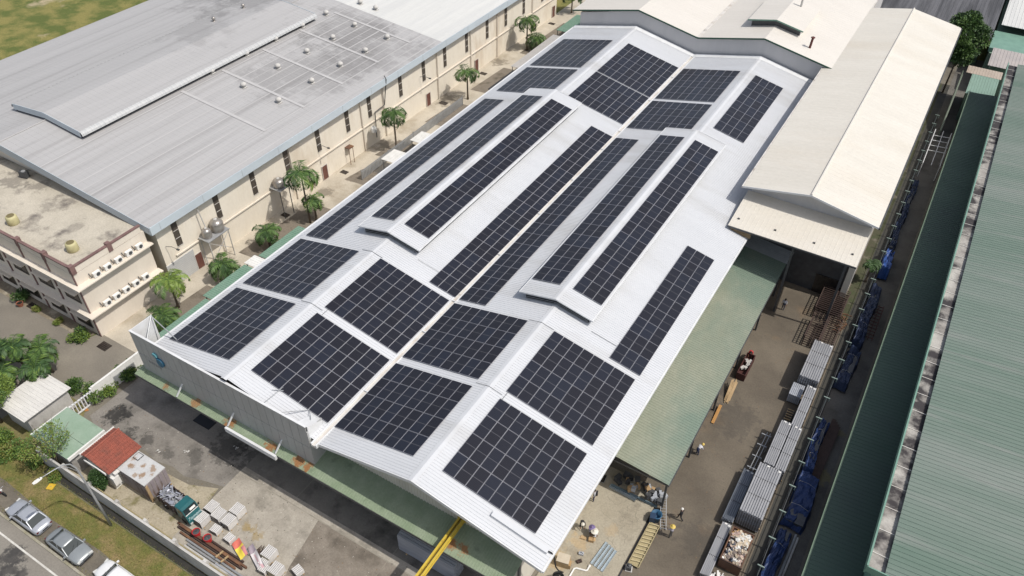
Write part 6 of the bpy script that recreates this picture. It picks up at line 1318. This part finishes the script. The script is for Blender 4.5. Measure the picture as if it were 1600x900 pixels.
tarp('row of dark blue covers far up the lane by the cream roof', 34.9, 35.7, 60.0, 78.0, 1.0, 7, M_td)
bs = thing('brown_sheets', 'reddish brown rusty sheets lying beside the blue tarpaulin in the lane', 'steel sheets', (36.3, 26, 0))
for i in range(4): obj('sheet', MB().obox((36.0+.18*i, 25.0-.1*i, .25+.06*i), (.4, 8.5-.4*i, .05), -.03), M_rustdark, bs)
br = thing('rusty_mesh', 'dark red rusty mesh panels leaning in the lane beside the dark tarpaulin', 'mesh panels', (36.3, 45.5, 0)); b = MB()
for i in range(11): y = 42.5+i*.6; b.box(35.9, 36.9, y, y+.06, .5-.02*i, .56-.02*i)
for x in (35.95, 36.4, 36.85): b.box(x-.03, x+.03, 42.3, 48.8, .36, .42)
obj('mesh', b, mat('dark_red_rust', (0.085, 0.03, 0.025), rough=.9), br)
gp = thing('pale_pipe_pair', 'pair of pale pipes lying beside the bottom tarpaulin in the lane', 'pipes', (36.5, 11, 0)); obj('pipe', MB().tube((36.25, 7.6, .15), (36.45, 14.6, .15), .12, n=8), M_steel, gp); obj('pipe', MB().tube((36.5, 7.8, .15), (36.68, 14.4, .15), .10, n=8), M_dirtywhite, gp)
hh = thing('hand_trolley', 'small pale slatted trestle left of the narrow tube stack', 'trestle', (32.0, 27.2, 0)); b = MB()
for k in range(5): b.box(31.75, 32.4, 26.5+k*.34, 26.6+k*.34, .5, .56)
obj('slats', b, M_wood, hh); obj('frame', MB().box(31.75, 31.81, 26.4, 28.0, 0, .5).box(32.34, 32.4, 26.4, 28.0, 0, .5), M_darksteel, hh)
sc = thing('steel_trestle', 'steel trestle rack with crossed rods left of the tube stack pair', 'trestle', (30.9, 20.5, 0)); b = MB()
for y in (18.9, 20.4, 21.9, 23.3): b.box(30.5, 31.4, y-.05, y+.05, .75, .83); b.box(30.5, 30.58, y-.05, y+.05, 0, .8); b.box(31.32, 31.4, y-.05, y+.05, 0, .8)
b.tube((30.8, 18.6, .88), (30.95, 23.6, .88), .04, n=6); b.tube((31.1, 18.6, .88), (31.25, 23.6, .88), .04, n=6); obj('frame', b, M_steel, sc)
rb = thing('dark_red_bin', 'dark red bin with white bags at the edge of the green lean-to', 'bin', (26.3, 31.2, 0)); b = MB()
for (a0, a1, c0, c1) in ((25.85, 25.92, 29.6, 32.9), (26.7, 26.77, 29.6, 32.9), (25.85, 26.77, 29.55, 29.62), (25.85, 26.77, 32.85, 32.92)): b.box(a0, a1, c0, c1, .05, .95)
b.box(25.9, 26.7, 29.6, 32.9, .05, .3); obj('bin', b, mat('dark_red_paint', (0.06, 0.018, 0.015), rough=.7), rb); b = MB(); r = random.Random(2)
for i in range(9): b.obox((26.3+r.uniform(-.25, .25), 31.4+r.uniform(-.7, .7), .6+r.uniform(0, .2)), (.4, .3, .2), r.uniform(0, 3), 0, r.uniform(-.5, .5))
obj('bags', b, M_dirtywhite, rb)
tl = thing('timber_lengths', 'loose pale timber lengths leaning at the edge of the green lean-to', 'timber', (25.8, 27.4, 0)); b = MB(); r = random.Random(3)
for i in range(9): b.beam((25.75+.07*i, 28.6+r.uniform(-.4, .3), .9-.05*i), (25.9+.06*i, 26.0+r.uniform(-.3, .3), .08), .07, .05)
obj('lengths', b, M_wood, tl)
tl = thing('timber_lengths', 'short pair of orange timber planks at the lean-to edge, lower down', 'timber', (25.8, 23.8, 0)); b = MB()
for i in range(3): b.beam((25.75+.1*i, 25.0, .35), (25.8+.1*i, 22.6, .1), .09, .05)
obj('planks', b, mat('orange_timber', (0.42, 0.22, 0.07), rough=.8), tl)

# ------------------------------------------------------------------ people
def person(label, p, face, shirt, trousers, hat=None, hatr=.15, pose='stand', h=1.70, pack=None):
    """one skinned body; joints laid out for the pose, coloured by region"""
    t = thing('person', label, 'person', p, 'workers', face); s = h/1.70
    J = {'hip': (0, 0, .92), 'chest': (0, 0, 1.28), 'neck': (0, 0, 1.45), 'head': (.02, 0, 1.58)}
    hx = {-1: [(0, -.09, .88), (.03, -.10, .48), (0, -.10, .07), (.13, -.11, .035)], 1: [(0, .09, .88), (.03, .10, .48), (0, .10, .07), (.13, .11, .035)]}
    ar = {-1: [(0, -.19, 1.40), (-.02, -.24, 1.13), (.10, -.24, .90)], 1: [(0, .19, 1.40), (-.02, .24, 1.13), (.10, .24, .90)]}
    if pose == 'walk':
        hx = {-1: [(0, -.09, .88), (.16, -.1, .50), (.22, -.1, .08), (.34, -.11, .05)], 1: [(0, .09, .88), (-.05, .1, .47), (-.28, .1, .12), (-.16, .11, .04)]}
        ar = {-1: [(0, -.19, 1.40), (-.14, -.24, 1.15), (-.10, -.24, .93)], 1: [(0, .19, 1.40), (.08, .24, 1.14), (.24, .22, .98)]}
    if pose == 'reach': ar = {-1: [(0, -.19, 1.40), (.20, -.24, 1.22), (.42, -.20, 1.22)], 1: [(0, .19, 1.40), (.18, .24, 1.20), (.40, .20, 1.15)]}
    if pose in ('bend',):
        J = {'hip': (-.08, 0, .88), 'chest': (.22, 0, 1.12), 'neck': (.36, 0, 1.20), 'head': (.48, 0, 1.24)}
        for k in (-1, 1): ar[k] = [(.28, k*.19, 1.13), (.36, k*.22, .86), (.46, k*.18, .64)]; hx[k][0] = (-.08, k*.09, .85)
    if pose in ('squat', 'sit'):
        J = {'hip': (-.12, 0, .36), 'chest': (.02, 0, .68), 'neck': (.08, 0, .84), 'head': (.14, 0, .96)}
        for k in (-1, 1): ar[k] = [(.05, k*.19, .79), (.16, k*.24, .54), (.38, k*.14, .46)]; hx[k] = [(-.12, k*.1, .34), (.28, k*.16, .46), (.12, k*.13, .07), (.26, k*.14, .035)]
    V = [Vector(J['hip']), Vector(J['chest']), Vector(J['neck']), Vector(J['head'])]; E_ = [(0, 1), (1, 2), (2, 3)]; rad = [.14, .165, .06, .10]; reg = [1, 0, 2, 2]
    for k in (-1, 1):
        i0 = len(V); V += [Vector(q) for q in hx[k]]; rad += [.095, .07, .048, .04]; reg += [1, 1, 1, 3]; E_ += [(0, i0), (i0, i0+1), (i0+1, i0+2), (i0+2, i0+3)]
        i0 = len(V); V += [Vector(q) for q in ar[k]]; rad += [.065, .048, .034]; reg += [0, 0, 2]; E_ += [(1, i0), (i0, i0+1), (i0+1, i0+2)]
        el, wr = Vector(ar[k][1]), Vector(ar[k][2]); d = (wr-el).normalized(); pm_ = len(V); V.append(wr+d*.06); rad.append(.03); reg.append(2); E_.append((pm_-1, pm_))
        a = d.cross(Vector((0, 0, 1))); a = a.normalized() if a.length > .01 else Vector((1, 0, 0)); c = d.cross(a)
        for fi, ln in ((-1.5, .055), (-.5, .07), (.5, .065), (1.5, .05)):
            V.append(wr+d*.10+a*fi*.017); V.append(wr+d*(.10+ln)+a*fi*.019+c*.02); rad += [.010, .008]; reg += [2, 2]; E_ += [(pm_, len(V)-2), (len(V)-2, len(V)-1)]
        V.append(wr+d*.05+a*.045); V.append(wr+d*.09+a*.06); rad += [.011, .009]; reg += [2, 2]; E_ += [(pm_, len(V)-2), (len(V)-2, len(V)-1)]
    me = bpy.data.meshes.new('body'); me.from_pydata([v*s for v in V], E_, []); o = bpy.data.objects.new('body', me); col.objects.link(o)
    md = o.modifiers.new('skin', 'SKIN'); sv = me.skin_vertices[0].data
    for i, r_ in enumerate(rad): sv[i].radius = (r_*s, r_*s); sv[i].use_root = (i == 0)
    sb = o.modifiers.new('sub', 'SUBSURF'); sb.levels = 1; sb.render_levels = 1
    dg = bpy.context.evaluated_depsgraph_get(); dg.update(); nm = bpy.data.meshes.new_from_object(o.evaluated_get(dg)); bpy.data.objects.remove(o)
    nm.name = 'body'; nm.materials.clear()
    for m_ in (shirt, trousers, M_skin, M_black): nm.materials.append(m_)
    for f in nm.polygons:
        best = min(range(len(V)), key=lambda i: (f.center-V[i]*s).length-rad[i]*s*.6); f.material_index = reg[best]; f.use_smooth = True
    o = bpy.data.objects.new('body', nm); col.objects.link(o); o.parent = t
    hd = Vector(J['head'])*s
    b = MB(); b.lathe((0, 0, 0), [(.02, .115), (.07, .10), (.105, .05), (.11, -.01), (.09, -.06)], 12)
    if hat is None: o = obj('hair', b, M_black, None, smooth=True)
    else:
        b = MB(); b.lathe((0, 0, 0), [(hatr, .02), (hatr*.98, .035), (.115, .045), (.11, .10), (.07, .15), (.01, .165)], 16); o = obj('hat', b, hat, None, smooth=True)
    o.parent = t; o.location = hd+Vector((0, 0, .02))
    b = MB(); b.obox((.108, 0, -.005), (.03, .025, .04)); b.obox((.098, .035, .025), (.015, .025, .012), 0, 1); b.obox((.098, -.035, .025), (.015, .025, .012), 0, 1); b.obox((.098, 0, -.05), (.012, .05, .012), 0, 1); o2 = obj('face', b, [M_skin, M_black], None); o2.parent = t; o2.location = hd
    if pack: o = obj('backpack', MB().obox((-.2*s, 0, 1.22*s), (.16, .30, .42)), pack, None); o.parent = t
    return t
def cm(n, c): return mat('cloth_'+n, c, tuple(v*.8 for v in c), 4, rough=.9)
C_dark, C_white, C_navy, C_lav, C_tan, C_red, C_grey = cm('dark', (0.025, 0.025, 0.03)), cm('white', (0.62, 0.62, 0.66)), cm('navy', (0.03, 0.04, 0.09)), cm('lavender', (0.42, 0.40, 0.46)), cm('tan', (0.22, 0.16, 0.10)), cm('red', (0.55, 0.03, 0.04)), cm('grey', (0.12, 0.115, 0.11))
H_white, H_purple, H_yellow = mat('hat_white', (0.66, 0.62, 0.54), rough=.7), mat('hat_purple', (0.17, 0.13, 0.27), rough=.7), mat('hat_yellow', (0.62, 0.46, 0.12), rough=.6)
def gp_(px, py, z=.12): return W(px, py, z)
person('worker with white shirt and dark backpack standing by the roof edge', (19.85, 8.55, .12), R(200), C_white, C_navy, None, pack=C_dark)
person('worker in dark clothes bending beside the seated pair, near a white hat', (20.15, 5.6, .12), R(-60), C_dark, C_dark, H_white, .17, 'bend')
person('worker squatting under a wide purple hat', (21.05, 5.55, .12), R(-40), C_lav, C_dark, H_purple, .30, 'squat')
person('worker squatting under a wide white hat beside the cardboard box', (21.6, 5.35, .12), R(220), C_white, C_tan, H_white, .34, 'squat')
person('worker in dark clothes and white cap walking alone on the dark yard', (27.2, 10.85, 0), R(190), C_dark, C_dark, mat('cap_white', (0.7, 0.68, 0.64), rough=.6), .13, 'walk', 1.75)
person('worker in yellow hat and pale lavender shirt at the foot of the ladder', (27.15, 8.8, 0), R(160), C_lav, C_grey, H_yellow, .24, 'reach', 1.75)
person('person in red shirt leaning over the dark red bin', (26.15, 33.3, 0), R(-80), C_red, C_grey, None, .15, 'bend')
person('person in navy and white at the lower edge of the green lean-to', (25.95, 18.3, 0), R(60), C_white, C_navy, H_yellow, .15, 'bend')
person('person in white shirt standing in the dark opening under the cream lean-to', (27.0, 42.6, 0), R(-90), C_white, C_navy, None)
bx = thing('cardboard_box', 'open cardboard box before the worker with the wide white hat', 'box', (21.45, 4.85, .12)); obj('box', MB().obox((21.45, 4.85, .28), (.46, .36, .32), .3), M_card, bx); obj('flap', MB().obox((21.7, 4.92, .46), (.2, .34, .015), .3, 0, .4), M_card, bx)
wd = thing('wooden_stool', 'low wooden tray between the three workers', 'tray', (20.75, 4.75, .12)); obj('tray', MB().obox((20.75, 4.75, .16), (.5, .35, .05), .2), M_wood, wd); obj('rim', MB().obox((20.75, 4.58, .2), (.5, .03, .08), .2), M_wood, wd)
